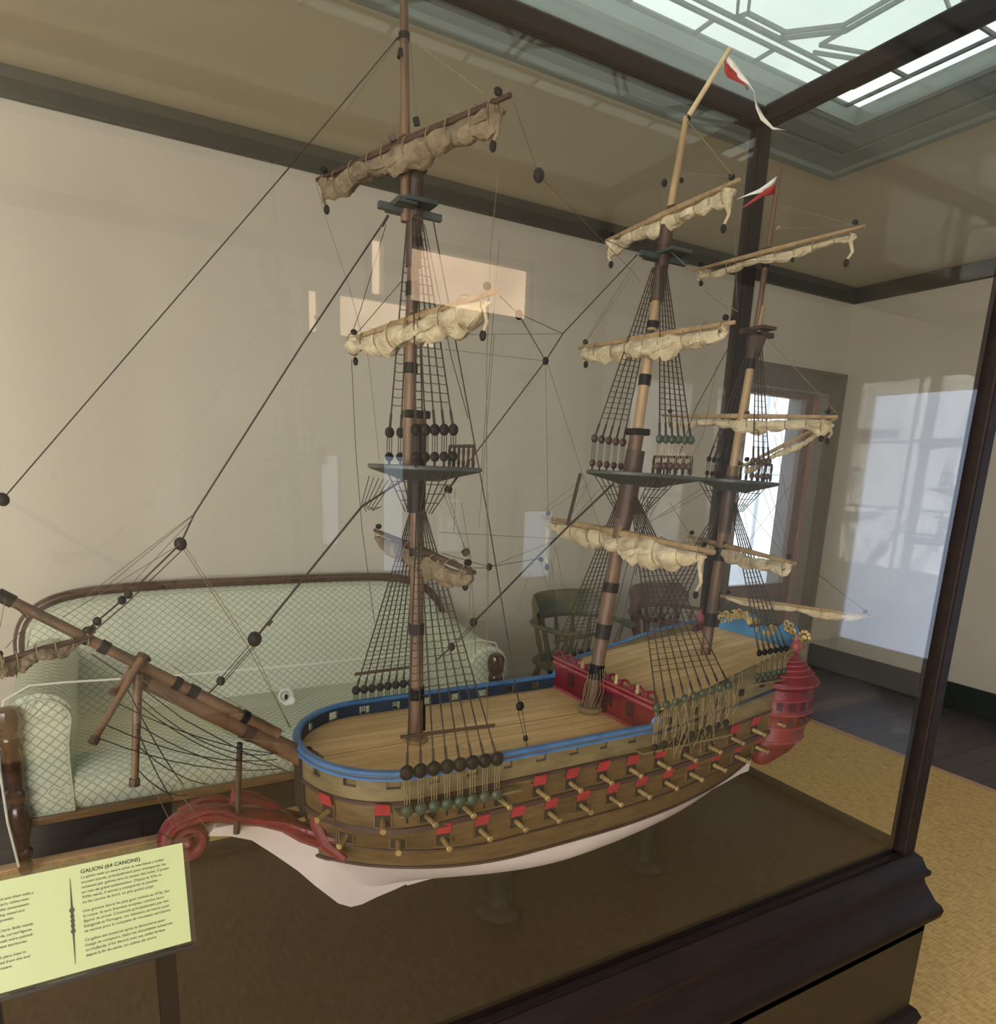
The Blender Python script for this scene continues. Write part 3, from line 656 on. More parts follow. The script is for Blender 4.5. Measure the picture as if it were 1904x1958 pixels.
# keel and white beak knee
kn = [(.40, .850), (.46, .828), (.40, .815), (.36, .809), (.335, .803), (.314, .804), (.292, .818), (.252, .865), (.225, .900), (.19, .938), (.153, .976), (.12, .992), (.085, 1.000), (.10, 1.012), (.16, 1.010), (.215, .985), (.245, .955), (.268, .92), (.31, .87)]
k = MB().prism([(a, Y0 - .008, b) for a, b in kn], (0, .016, 0)); 
kz = lambda x_: .815 + .055 * cl((x_ - .98) / .32) ** 1.6
kp = [(.42 + .90 * i / 30, kz(.42 + .90 * i / 30)) for i in range(31)] + [(1.325, .93), (1.31, .93)] + [(.42 + .89 * i / 30, kz(.42 + .89 * i / 30) + .018) for i in range(30, -1, -1)]
k.prism([(a, Y0 - .007, b) for a, b in kp], (0, .014, 0))
k.build('keel', M_WHITE, ship, smooth=False, bevel=.002)
# wales
def wale(z_, h_, x1=1.31, rise=.035):
    mb = MB()
    for s_ in (-1, 1):
        A = [];
        for i in range(71):
            x_ = xstem(z_) + .0005 + (x1 - xstem(z_)) * (i / 70) ** 1.6; zz = z_ + rise * cl((x_ - .8) / .5) ** 1.5
            b_ = hull_b(x_, zz); nx_ = 0
            A.append([(x_ - (.003 if i == 0 else 0), Y0 + s_ * (b_ - .002), zz - h_ / 2), (x_ - .004 * (i < 6), Y0 + s_ * (b_ + .004), zz - h_ / 2 + .001), (x_ - .004 * (i < 6), Y0 + s_ * (b_ + .004), zz + h_ / 2 - .001), (x_, Y0 + s_ * (b_ - .002), zz + h_ / 2)])
        mb.grid(A)
    return mb.build('wale', M_WALE, hullo)
wale(1.074, .008); wale(1.026, .011); wale(.965, .004, rise=.02); wale(.923, .006, rise=0)
# bulwark with real openings, blue inside, olive outside, blue cap rail
ZR = 1.12
def rail_path(z_, off=0):
    near = [(x_, -1) for x_ in [.838 - (.838 - .235) * i / 60 for i in range(61)]]
    pts = []
    for i in range(61):
        g = (i / 60); x_ = .838 - (.838 - .2335) * (1 - (1 - g) ** 2.2); pts.append((x_, Y0 - hull_b(x_, z_)))
    for i in range(59, -1, -1):
        g = (i / 60); x_ = .838 - (.838 - .2335) * (1 - (1 - g) ** 2.2); pts.append((x_, Y0 + hull_b(x_, z_)))
    return pts
def resample(pts, n):
    L = [0]
    for a, b in zip(pts, pts[1:]): L.append(L[-1] + math.hypot(b[0] - a[0], b[1] - a[1]))
    out = []
    for i in range(n + 1):
        t = L[-1] * i / n; k_ = 0
        while k_ < len(L) - 2 and L[k_ + 1] < t: k_ += 1
        f = (t - L[k_]) / max(1e-9, L[k_ + 1] - L[k_]); a, b = pts[k_], pts[k_ + 1]
        out.append((a[0] + (b[0] - a[0]) * f, a[1] + (b[1] - a[1]) * f))
    return out, L[-1]
path, plen = resample(rail_path(1.1), 400)
def nrm(i):
    a = path[max(0, i - 2)]; b = path[min(400, i + 2)]; d = Vector((b[0] - a[0], b[1] - a[1])).normalized(); return Vector((d.y, -d.x))
# outward check
ctr = Vector((.55, Y0))
def outn(i):
    n_ = nrm(i); p = Vector(path[i])
    return n_ if n_.dot(p - Vector((min(max(p.x, .4), .8), Y0))) > 0 else -n_
hole_s = []
step = .0655
s_now = .045
while s_now < plen - .03:
    hole_s.append(s_now); s_now += step
def is_hole(s_):
    return any(abs(s_ - h) < .0100 for h in hole_s)
ins, outb = MB(), MB()
ds = plen / 400
for i in range(400):
    sm = (i + .5) * ds; n0, n1 = outn(i), outn(i + 1); p0, p1 = Vector(path[i]), Vector(path[i + 1])
    segs = [(ZB, ZR)] if not is_hole(sm) else [(ZB, ZB + .020), (ZB + .037, ZR)]
    for mb, a, b in ((ins, -.0045, -.0008), (outb, -.0008, .003)):
        for z0, z1 in segs:
            q = [p0 + n0 * a, p1 + n1 * a, p1 + n1 * b, p0 + n0 * b]
            mb.add([(v.x, v.y, z0) for v in q] + [(v.x, v.y, z1) for v in q], [(0, 1, 2, 3), (4, 5, 6, 7), (0, 1, 5, 4), (1, 2, 6, 5), (2, 3, 7, 6), (3, 0, 4, 7)])
bi = ins.build('inner_bulwark', M_NAVY, ship, smooth=False); bo = outb.build('outer_bulwark', M_HULLG, ship, smooth=False)
fr_in = MB()
MB().tube([(p[0], p[1], ZR + .003) for p in path[::4]], .0075, 8, sq=(.6, 1)).build('rail_cap', M_BLUE, ship)
MB().tube([(p[0] + outn(i * 4).x * .004, p[1] + outn(i * 4).y * .004, ZR - .006) for i, p in enumerate(path[::4])], .0032, 6).build('rail_moulding', M_BLUE, ship)
# deck
dk = [(p[0], p[1], 1.094) for p in path[::5]]
dko = MB().prism([(x_ + .0, y_, z_) for x_, y_, z_ in dk], (0, 0, .003)).build('main_deck', M_DECK, ship, smooth=False)
MB().b2((.262, Y0 - .0012, 1.0965), (.84, Y0 + .0012, 1.0976)).build('deck_seam', M_PALEWOOD, dko, smooth=False)
# quarter deck
def zq(x_): return 1.150 + (x_ - .85) * .13
qrows = [[(x_, Y0 + s_ * (hull_b(x_, 1.08) - .004), zq(x_)) for s_ in (-1, -.5, 0, .5, 1)] for x_ in [.842 + .45 * i / 20 for i in range(21)]]
MB().grid(qrows).build('quarter_deck', M_DECK, ship, smooth=False, solid=.004)
def zrq(x_):
    P = [(.83, 1.121), (.85, 1.128), (.87, 1.152), (.964, 1.170), (1.076, 1.196), (1.174, 1.214), (1.30, 1.232)]
    for (a, b), (c_, d_) in zip(P, P[1:]):
        if x_ <= c_: return b + (d_ - b) * cl((x_ - a) / (c_ - a))
    return P[-1][1]
for s_ in (-1, 1):
    qb = hull_side(ZB, 1.2, 4, sgn=(s_,), x0=.838, x1=1.30, nx=40, zfun=lambda x_, t: ZB + (zrq(x_) - ZB) * t)
    qb.build('quarter_side', M_HULLG, ship, solid=.005)
for s_ in (-1, 1):
    MB().tube([(x_, Y0 + s_ * hull_b(x_, 1.08), zrq(x_) + .002) for x_ in [.83 + .47 * i / 30 for i in range(31)]], .0055, 8, sq=(.6, 1)).build('quarter_rail', M_BLUE if s_ > 0 else M_HULLG, ship)
    MB().tube([(x_, Y0 + s_ * (hull_b(x_, 1.08) + .003), 1.106 + (x_ - .84) * .11) for x_ in [.84 + .45 * i / 20 for i in range(21)]], .0035, 6, sq=(1, .8)).build('quarter_moulding', M_NAVY, ship)
    sc = MB()
    for k_ in range(14):
        a = k_ / 13 * 4.6; r_ = .012 * (1 - k_ / 16); sc.ball((.846 + r_ * math.cos(a), Y0 + s_ * hull_b(.846, 1.1), 1.128 + r_ * math.sin(a)), .0045, 6, 4)
    sc.build('rail_scroll', M_BLUE, ship)
    for i in range(6):
        x_ = .875 + i * .066; b_ = hull_b(x_, 1.1) + .0035
        MB().box((x_, Y0 + s_ * b_, 1.128 + i * .009), (.014, .003, .014)).build('quarter_light', M_HOLESHADE, ship, smooth=False)
# bulkhead at the break of the deck
bh = MB(); xb = .843; zb0, zb1 = 1.097, 1.166
bh.b2((xb - .004, Y0 - .163, zb0), (xb + .004, Y0 + .163, zb1))
bho = bh.build('bulkhead', M_RED, ship, smooth=False)
t = MB(); t.b2((xb - .009, Y0 - .165, zb1 - .012), (xb + .005, Y0 + .165, zb1 - .006)); t.b2((xb - .010, Y0 - .165, zb1), (xb + .006, Y0 + .165, zb1 + .004)); t.b2((xb - .007, Y0 - .163, zb0), (xb, Y0 + .163, zb0 + .006))
t.build('moulding', M_PINK, bho, smooth=False)
t = MB()
for j in range(9):
    y_ = Y0 - .152 + j * .038; t.tube([(xb, y_ + .014 * math.cos(a), zb1 + .003 + .015 * math.sin(a)) for a in [math.pi * i / 8 for i in range(9)]], .0028, 6)
    t.tube([(xb, y_ + .017, zb1), (xb, y_ + .017, zb1 + .014)], .003, 6)
t.build('crest_rail', M_RED, bho)
for j in range(4):
    y_ = Y0 - .10 + j * .066; MB().box((xb - .005, y_, 1.132), (.003, .020, .026)).build('window_opening', M_DOORSHADE, bho, smooth=False)
for y_ in (Y0 - .02, Y0 + .03): 
    t = MB(); pts = [(xb - .007, y_ - .012, zb0 + .004), (xb - .007, y_ + .012, zb0 + .004), (xb - .007, y_ + .012, 1.13)] + [(xb - .007, y_ + .012 * math.cos(a), 1.13 + .012 * math.sin(a)) for a in [math.pi * i / 6 for i in range(1, 6)]] + [(xb - .007, y_ - .012, 1.13)]
    t.prism(pts, (.002, 0, 0)); t.build('arched_door', M_DOORSHADE, bho, smooth=False)
for y_ in (Y0 - .052, Y0 - .115, Y0 + .06):
    t = MB().lathe((xb - .004, y_, zb1 + .004), [(.004, 0), (.005, .004), (.003, .009), (.004, .014), (.002, .019)], 8); t.build('pale_figure', M_PALEWOOD, bho)
# stern: taffrail, transom, quarter galleries
def tzz(u):   # u: 0 far .. 1 near
    P = [(0, 1.238), (.08, 1.246), (.2, 1.258), (.36, 1.258), (.52, 1.238), (.62, 1.236), (.78, 1.262), (.86, 1.262), (.93, 1.236), (1, 1.205)]
    for (a, b), (c_, d_) in zip(P, P[1:]):
        if u <= c_: return b + (d_ - b) * (u - a) / (c_ - a)
    return 1.21
tf = MB(); yA, yB = Y0 + .118, Y0 - .118; poly = [(1.285, yA, 1.19), ] + [(1.285 + .02, yA + (yB - yA) * i / 24, tzz(i / 24)) for i in range(25)] + [(1.285, yB, 1.19)]
tf.prism(poly, (.010, 0, 0)); tfo = tf.build('taffrail', M_SKYB, ship, smooth=False)
g = MB(); random.seed(5)
for i in range(64):
    u = i / 63
    if .50 < u < .58 or .70 < u < .80: continue
    z_ = tzz(u) - .004 + random.uniform(-.009, .007); y_ = yA + (yB - yA) * u
    a0 = random.uniform(0, 6)
    g.tube([(1.298, y_ + .006 * math.cos(a0 + k_ * .8), z_ + .006 * math.sin(a0 + k_ * .8)) for k_ in range(6)], .0026, 5)
g.build('gilt_carving', M_GOLD, tfo)
g = MB()
for k_ in range(16):
    a = k_ * .55; r_ = .016 * (1 - k_ / 20); g.ball((1.30, yB - .004 + r_ * math.cos(a), 1.236 + r_ * math.sin(a) * 1.3), .0045, 6, 4)
g.build('gilt_scroll', M_GOLD, tfo)
MB().b2((1.30, Y0 - .12, 1.0), (1.318, Y0 + .12, 1.2)).build('transom', M_RED, ship, smooth=False)
for s_ in (-1, 1):
    cy_ = Y0 + s_ * .138
    def sect(z_, rx, ry, cx_): return [(cx_ + rx * math.cos(t), cy_ + s_ * (ry - .012 * min(1, ry / .04)) * math.sin(t) if math.sin(t) > 0 else cy_ - s_ * .012, z_) for t in [2 * math.pi * i / 28 for i in range(29)]]
    sh_ = .012
    prof_ = [(.972, .018, .014, 1.195), (.985, .036, .026, 1.205), (1.0, .050, .040, 1.222), (1.022, .058, .048, 1.232), (1.03, .062, .053, 1.237), (1.04, .059, .050, 1.240), (1.085, .062, .053, 1.244), (1.092, .067, .058, 1.246), (1.10, .063, .054, 1.246), (1.142, .063, .054, 1.248), (1.148, .070, .061, 1.249), (1.158, .070, .061, 1.250), (1.166, .060, .052, 1.250), (1.178, .050, .043, 1.249), (1.190, .038, .033, 1.249), (1.200, .026, .023, 1.249), (1.210, .014, .014, 1.249), (1.218, .010, .010, 1.249)]
    ga = MB().grid([sect(*p) for p in prof_]); gao = ga.build('quarter_gallery', M_RED, ship)
    MB().ball((1.249, cy_ + s_ * .002, 1.230), .0125, 10, 7, (1, 1, 1.1)).tube([(1.249, cy_, 1.238), (1.249, cy_, 1.256)], [.006, .001], 6).build('finial', M_PINK, gao)
    mo = MB()
    for z_, rx, ry, cx_ in ((1.028, .0625, .0535, 1.236), (1.058, .0612, .0522, 1.242), (1.09, .0672, .0582, 1.246), (1.12, .0640, .0550, 1.247), (1.153, .0707, .0617, 1.25), (1.172, .0560, .0485, 1.25), (1.182, .0460, .0395, 1.249), (1.192, .0365, .032, 1.249), (1.20, .0265, .0235, 1.249)):
        mo.tube([p for p in sect(z_, rx, ry, cx_)[:15]], .0017, 5)
    mo.build('moulding', M_PINK, gao)
    for zc_, rr in ((1.108, .0635), (1.072, .0615)):
        for a in (34, 62, 90, 118, 146):
            t = math.radians(a); c_ = Vector((1.247 + rr * math.cos(t), cy_ + s_ * (rr * .86 - .012) * math.sin(t), zc_)); wn = MB()
            R = Matrix.Rotation(math.atan2(s_ * math.sin(t), math.cos(t)), 3, 'Z'); wn.box(c_, (.003, .013, .018), R); wn.build('gallery_window', M_DOORSHADE, gao, smooth=False)
# gun ports, lids, cannon
def hnormal(x_, z_, s_):
    dx = (hull_b(x_ + .004, z_) - hull_b(x_ - .004, z_)) / .008; dz = (hull_b(x_, z_ + .004) - hull_b(x_, z_ - .004)) / .008
    return Vector((-dx, s_, -dz * 1)).normalized()
def gunport(x_, z_, s_, lid=True, gun=True, rise=.035):
    z_ = z_ + rise * cl((x_ - .8) / .5) ** 1.5
    b_ = hull_b(x_, z_); n_ = hnormal(x_, z_, s_); n_.z = 0; n_.normalize(); c_ = Vector((x_, Y0 + s_ * b_, z_)); tx = Vector((n_.y, -n_.x, 0)) * (1 if n_.y * 1 > 0 else -1)
    if tx.x < 0: tx = -tx
    R = Matrix((tx, n_, Vector((0, 0, 1)))).transposed()
    p = MB().box(c_ + n_ * .0006, (.024, .003, .024), R); po = p.build('gun_port', M_HOLESHADE, ship, smooth=False)
    fr_ = MB()
    for dx, dz, w_, h_ in ((-.013, 0, .002, .027), (.013, 0, .002, .027), (0, -.013, .024, .002)): fr_.box(c_ + tx * dx + Vector((0, 0, dz)) + n_ * .0012, (w_, .004, h_), R)
    fr_.build('frame', M_HULL, po, smooth=False)
    if lid:
        a = math.radians(16); q = R @ Matrix.Rotation(-a, 3, 'X')
        l = MB().box(c_ + Vector((0, 0, .0095)) + n_ * .004 + q @ Vector((0, 0, .0100)), (.0235, .0022, .0205), q); lo2 = l.build('lid', M_LID, po, smooth=False)
    if gun:
        d_ = (n_ + tx * .12 + Vector((0, 0, -.10))).normalized(); L_ = .034 if (s_ < 0) else .02
        gm = MB().lathe(c_ - d_ * .004 + Vector((0, 0, -.002)), [(.0046, 0), (.0042, L_ * .5), (.0036, L_ * .85), (.0050, L_ * .90), (.0054, L_ * .96), (.0044, L_ * 1.0), (.002, L_ * 1.0)], 10, axis=d_)
        gm.build('cannon', M_BRASS, po)
for s_ in (-1, 1):
    for i in range(-1, 15):
        x_ = .351 + .0672 * i
        if x_ < 1.28: gunport(x_, .998, s_, lid=(i != 0))
    for i in range(-1, 15):
        x_ = .321 + .0652 * i + .002 * i * (i > 3)
        if x_ < 1.27: gunport(x_, 1.049, s_, lid=i not in (1, 2, 3, 9, 10, 13))
gunport(.268, .985, -1, gun=False)
# beakhead: red rails ending in a big scroll
Ysc = Y0
def spiral(c_, r0, turns, n_=40):
    out = []
    for i in range(n_ + 1):
        t = i / n_; a = math.pi * .55 + turns * 2 * math.pi * t; r_ = r0 * (1 - .82 * t); out.append((c_[0] + r_ * math.cos(a), c_[1] + r_ * math.sin(a)))
    return out
sp = spiral((.060, 1.000), .034, 1.6)
body = [(.262, .945), (.235, .965), (.205, .995), (.17, 1.012), (.135, 1.022), (.10, 1.036), (.075, 1.038)]
pts = [(a, Ysc, b) for a, b in body + sp[1:]]
rad = [.012, .014, .016, .015, .014, .014, .014] + [.0130 - .0075 * i / 40 for i in range(40)]
hs = MB().tube(pts, rad, 10, sq=(1.0, 1.5)); hso = hs.build('beakhead', M_RED, ship)
MB().ball((.060, Y0, .999), .011, 12, 8, (1, 2.1, 1)).build('scroll_eye', M_RED, hso)
rr_ = MB()
for s_ in (-1, 1):
    rr_.tube([(.30, Y0 + s_ * .075, .985), (.27, Y0 + s_ * .055, .975), (.235, Y0 + s_ * .028, .985), (.20, Y0 + s_ * .022, 1.004), (.165, Y0 + s_ * .022, 1.016), (.13, Y0 + s_ * .021, 1.030), (.11, Y0 + s_ * .02, 1.046), (.085, Y0 + s_ * .02, 1.050), (.05, Y0 + s_ * .02, 1.040)], [.008, .007, .006, .006, .006, .006, .007, .006, .004], 8)
    rr_.tube([(.262, Y0 + s_ * .04, 1.03), (.25, Y0 + s_ * .034, 1.0), (.262, Y0 + s_ * .05, .965), (.285, Y0 + s_ * .075, .945)], [.010, .012, .012, .007], 8)
rr_.build('head_rail', M_RED, hso)
MB().tube([(.125, Y0 - .004, 1.046), (.13, Y0, 1.058), (.16, Y0, 1.045), (.2, Y0, 1.02)], [.004, .010, .008, .004], 8, sq=(1, 1.3)).build('crest', M_RED, hso)
MB().box((.243, Y0, 1.06), (.030, .05, .10)).build('bow_timber', M_BLACK, ship, smooth=False, bevel=.004)
# added keel supports, standing in for dark reflections under the hull
for i, x_ in enumerate((.62, 1.0)):
    t = MB().lathe((x_, Y0 - .01, .7005), [(.045, 0), (.048, .008), (.040, .016), (.026, .024), (.022, .05), (.028, .085), (.034, .12), (.03, .135)], 18); t.build('added_support', M_BLACK, ship)

# ---------------- spars
def spar(name, p, q, r0, r1, m, bands=(), n=12, bulge=0, parent=ship, bm_=None):
    p = Vector(p); q = Vector(q); k_ = 8
    pts = [p.lerp(q, i / k_) for i in range(k_ + 1)]; rs = [lerp(r0, r1, i / k_) + bulge * math.sin(math.pi * i / k_) for i in range(k_ + 1)]
    o = MB().tube(pts, rs, n).build(name, m, parent)
    for bt_, bl in bands:
        a = p.lerp(q, bt_); d_ = (q - p).normalized(); rr = lerp(r0, r1, bt_) + bulge * math.sin(math.pi * bt_) + .0018
        MB().tube([a - d_ * bl / 2, a + d_ * bl / 2], rr, n).build('band', bm_ or M_BLACK, o)
    return o
V = Vector
foremast = spar('foremast', (.437, Y0, 1.097), (.431, Y0, 1.655), .0125, .0105, M_WOOD, [(.16, .02), (.37, .018), (.60, .02)])
MB().tube([(.431, Y0, 1.50), (.431, Y0, 1.64)], .0155, 10).build('cheeks', M_BLACK, foremast)
MB().tube([(.437, Y0, 1.0975), (.437, Y0, 1.104)], .021, 14).build('mast_coat', M_TAN, foremast)
MB().box((.428, Y0, 1.655), (.04, .03, .012)).build('mast_cap', M_BLACK, foremast, bevel=.002)
ftm = spar('fore_topmast', (.416, Y0, 1.575), (.4225, Y0, 2.0), .0100, .0085, M_WOOD, [(.35, .016), (.62, .02)])
MB().tube([(.421, Y0, 1.87), (.4225, Y0, 2.0)], [.0125, .0115], 10).build('masthead', M_DKWOOD, ftm)
MB().box((.4225, Y0, 2.003), (.028, .026, .010)).build('mast_cap', M_BLACK, ftm, bevel=.002)
ct = MB().box((.415, Y0, 1.945), (.10, .010, .010)).box((.42, Y0, 1.953), (.05, .07, .006)).box((.40, Y0, 1.95), (.03, .06, .008)); ct.build('crosstrees', M_TOP, ftm, smooth=False, bevel=.001)
spar('fore_topgallant_mast', (.408, Y0, 1.93), (.400, Y0, 2.30), .0078, .0055, M_WOOD, [(.64, .008)])
mainmast = spar('mainmast', (.819, Y0, 1.098), (.884, Y0, 1.655), .013, .0135, M_WOOD, [(.15, .03), (.30, .03), (.46, .02)], bulge=.001)
MB().tube([(.864, Y0, 1.46), (.872, Y0, 1.52), (.884, Y0, 1.62)], [.015, .020, .018], 12).build('cheeks', M_DKWOOD, mainmast)
MB().tube([(.83 + .02 * math.cos(a) - .011, Y0 + .02 * math.sin(a), 1.1035) for a in [2 * math.pi * i / 24 for i in range(25)]], .006, 8, cap=False).build('rope_coil', M_TAN, mainmast)
MB().box((.884, Y0, 1.655), (.04, .03, .012)).build('mast_cap', M_BLACK, mainmast, bevel=.002)
mtm = spar('main_topmast', (.877, Y0, 1.57), (.914, Y0, 2.02), .0105, .009, M_PALEWOOD, [(.40, .02), (.62, .012), (.74, .012)])
MB().tube([(.904, Y0, 1.89), (.914, Y0, 2.02)], [.013, .012], 10).build('masthead', M_DKWOOD, mtm)
MB().box((.912, Y0, 1.965), (.11, .010, .010)).box((.92, Y0 - .0, 1.972), (.05, .08, .006)).build('crosstrees', M_TOP, mtm, smooth=False, bevel=.001)
spar('main_topgallant_mast', (.905, Y0, 1.95), (.937, Y0, 2.20), .0078, .0058, M_PALEWOOD)
spar('flagstaff', (.9365, Y0, 2.195), (1.024, Y0, 2.330), .0048, .0042, mat('bleached_staff_wood', rgb(206, 184, 144), .5, col2=rgb(180, 156, 118), scale=40), [(.02, .006)])
mizm = spar('mizzenmast', (1.132, Y0, 1.184), (1.152, Y0, 1.60), .0115, .0115, M_WOOD, [(.2, .03), (.55, .03)])
MB().tube([(1.148, Y0, 1.46), (1.151, Y0, 1.58)], .0145, 10).build('cheeks', M_DKWOOD, mizm)
mzt = spar('mizzen_topmast', (1.148, Y0, 1.545), (1.181, Y0, 1.92), .009, .008, M_PALEWOOD, [(.7, .02), (.85, .012)])
MB().box((1.178, Y0, 1.868), (.09, .012, .010)).box((1.18, Y0, 1.876), (.04, .06, .006)).tube([(1.172, Y0, 1.80), (1.178, Y0, 1.86)], [.008, .02], 8).build('crosstrees', M_DKWOOD, mzt, smooth=False)
spar('mizzen_topgallant_mast', (1.174, Y0, 1.87), (1.1885, Y0, 2.175), .0065, .004, M_WOOD, [(.45, .03)])
bs = spar('bowsprit', (.262, Y0, 1.085), (-.005, Y0, 1.278), .0165, .0125, M_WOOD, [(.06, .018), (.40, .016), (.92, .014)], bm_=M_DKWOOD)
spar('jibboom', (.20, Y0 - .004, 1.150), (-.215, Y0 - .004, 1.450), .0095, .0065, M_WOOD, [(.12, .010), (.29, .014), (.34, .010), (.55, .012), (.60, .010), (.80, .020), (.87, .016)], bm_=M_BLACK)
g = MB().box((.138, Y0, 1.195), (.018, .03, .006)); g.build('saddle', M_WOOD, bs, bevel=.001)
# bobstay post from bowsprit to beakhead
spar('gammon_rope', (.14, Y0 - .016, 1.150), (.129, Y0 - .016, 1.0), .0042, .0052, M_DKWOOD)
for p, q, r_ in ((at(275, 1252, 1.03), at(176, 1422, .96), .0055), (at(264, 1288, 1.02), at(257, 1503, 1.0), .0062), (at(280, 1256, 1.04), at(214, 1326, 1.0), .0052)):
    o = spar('dolphin_striker', p, q, r_, r_ * .75, M_WOOD)
    MB().tube([p.lerp(q, .0), p.lerp(q, .05)], r_ * 1.5, 8).tube([p.lerp(q, .93), p.lerp(q, 1.0)], r_ * 1.1, 8).build('end_band', M_DKWOOD, o)

# ---------------- tops
def top(cx_, z_, r_, parent, slope=0):
    rows = []; mb = MB(); pts = []
    for i in range(32):
        a = 2 * math.pi * i / 32; x_ = r_ * math.cos(a); y_ = r_ * .92 * math.sin(a)
        if math.cos(a) > 0: x_ = r_ * min(1, abs(math.cos(a)) * 1.6); y_ = r_ * .92 * math.copysign(min(1, abs(math.sin(a)) * 1.25), math.sin(a))
        pts.append((x_, y_))
    for o_, zz in ((.35, -.020), (.55, -.014), (.95, -.004), (1.0, -.002), (1.0, .003), (.97, .004)):
        rows.append([(cx_ + a * o_, Y0 + b * o_, z_ + zz + slope * a) for a, b in pts + [pts[0]]])
    mb.grid(rows); mb.add(rows[0][:-1], [tuple(range(32))]); mb.add(rows[-1][:-1], [tuple(range(32))])
    o = mb.build('top_platform', M_TOP, parent)
    # railing at the after edge
    rl = MB(); xr = cx_ + r_ * .93
    rl.tube([(xr, Y0 - r_ * .55, z_ + .038), (xr, Y0 + r_ * .55, z_ + .038)], .0028, 6)
    for j in range(6): y_ = Y0 - r_ * .55 + r_ * 1.1 * j / 5; rl.lathe((xr, y_, z_ + .003), [(.0022, 0), (.0035, .008), (.002, .016), (.0032, .026), (.002, .035)], 6)
    rl.build('top_railing', M_DKWOOD, o)
    return o
top(.434, 1.572, .082, foremast); top(.888, 1.574, .098, mainmast, -.03); top(1.155, 1.568, .074, mizm, -.03)

# ---------------- shrouds
def rope(mb, p, q, r_, sag=0, n=5, k=1):
    p = V(p); q = V(q)
    if sag: k = 8
    mb.tube([p.lerp(q, i / k) - V((0, 0, sag * 4 * (i / k) * (1 - i / k))) for i in range(k + 1)], r_, n, cap=False)
def gang(name, topp, lows, lower_dz, r_=.0013, rr=.0075, nrat=24, f0=.05, f1=.9, mdead=M_BLACK, m_rope=M_ROPE, mdead2=None, spread=.016, stave=None, lanyard=True, eyes=True):
    e = bpy.data.objects.new(name, None)
    g = MB().tube([V(topp) + V((-.006, 0, 0)), V(topp) + V((.006, 0, 0))], .005, 8).build(name, m_rope, ship)
    n_ = len(lows); tops = [V(topp) + V(((i / (max(1, n_ - 1)) - .5) * spread, 0, 0)) for i in range(n_)]
    for a, b in zip(tops, lows):
        b = V(b); t_ = MB(); rope(t_, a, b + (a - b).normalized() * rr * .6, r_); rope(t_, b + (a - b) * .0, b + (a - b).normalized() * .03, r_ * 1.7); t_.build('shroud', m_rope, g)
    rt = MB(); random.seed(len(name) * 7)
    for j in range(nrat):
        f = f0 + (f1 - f0) * (j / (nrat - 1))
        pp_ = [a.lerp(V(b), f) for a, b in zip(tops, lows)]
        zt_ = sum(p.z for p in pp_) / n_
        pl = []
        for a, b in zip(tops, lows):
            b = V(b); k_ = (a.z - zt_) / (a.z - b.z); pl.append(a.lerp(b, cl(k_)))
        out = []
        for u_, v_ in zip(pl, pl[1:]): out += [u_, u_.lerp(v_, .5) - V((0, 0, .0008 + random.uniform(0, .0012)))]
        out.append(pl[-1]); rt.tube(out, .00062, 4, cap=False)
    rt.build('ratlines', m_rope, g)
    if stave:
        f = stave; p_ = tops[0].lerp(V(lows[0]), f); q_ = tops[-1].lerp(V(lows[-1]), f); zz = (p_.z + q_.z) / 2; d_ = (q_ - p_).normalized() * .012
        MB().tube([p_ - d_, q_ + d_], .0032, 8).build('stave', M_DKWOOD, g)
    if eyes:
        for b in lows:
            b = V(b); MB().ball(b, rr, 10, 7, (1, .7, 1.08)).build('deadeye', mdead, g)
            l = b - V((0, 0, lower_dz)); l.y += (b.y - Y0) * .02
            MB().ball(l, rr * .92, 10, 7, (1, .7, 1.0)).build('deadeye', mdead2 or mdead, g)
            t_ = MB(); 
            for dx in (-.004, 0, .004): rope(t_, b + V((dx, 0, 0)), l + V((dx, 0, 0)), .00075, n=4)
            t_.build('lanyard', m_rope if mdead2 is None else M_TAN, g)
            MB().tube([l, l - V((0, 0, rr * 1.8))], .0018, 6).build('chain_plate', M_BLACK, g)
    return g
def line(p, q, n): return [V(p).lerp(V(q), i / (n - 1)) for i in range(n)]
yN, yF = Y0 - .183, Y0 + .183
# fore lower
gang('fore_shrouds', (.434, Y0 - .014, 1.50), line((.347, yN, 1.133), (.500, yN, 1.127), 8), .060, rr=.0112, nrat=22, f0=.12, f1=.72, stave=.87, mdead2=M_DEADG, m_rope=M_ROPE)
gang('fore_shrouds', (.434, Y0 + .014, 1.50), line((.385, yF, 1.140), (.500, yF, 1.142), 8), .055, rr=.0085, nrat=32, f0=.03, f1=.86, stave=.89)
gang('fore_topmast_shrouds', (.422, Y0 - .010, 1.935), line((.400, Y0 - .070, 1.628), (.462, Y0 - .070, 1.632), 5), .040, rr=.0085, nrat=20, f0=.05, f1=.86)
gang('fore_topmast_shrouds', (.422, Y0 + .010, 1.935), line((.410, Y0 + .070, 1.628), (.470, Y0 + .070, 1.630), 4), .040, rr=.0085, nrat=20, f0=.05, f1=.86)
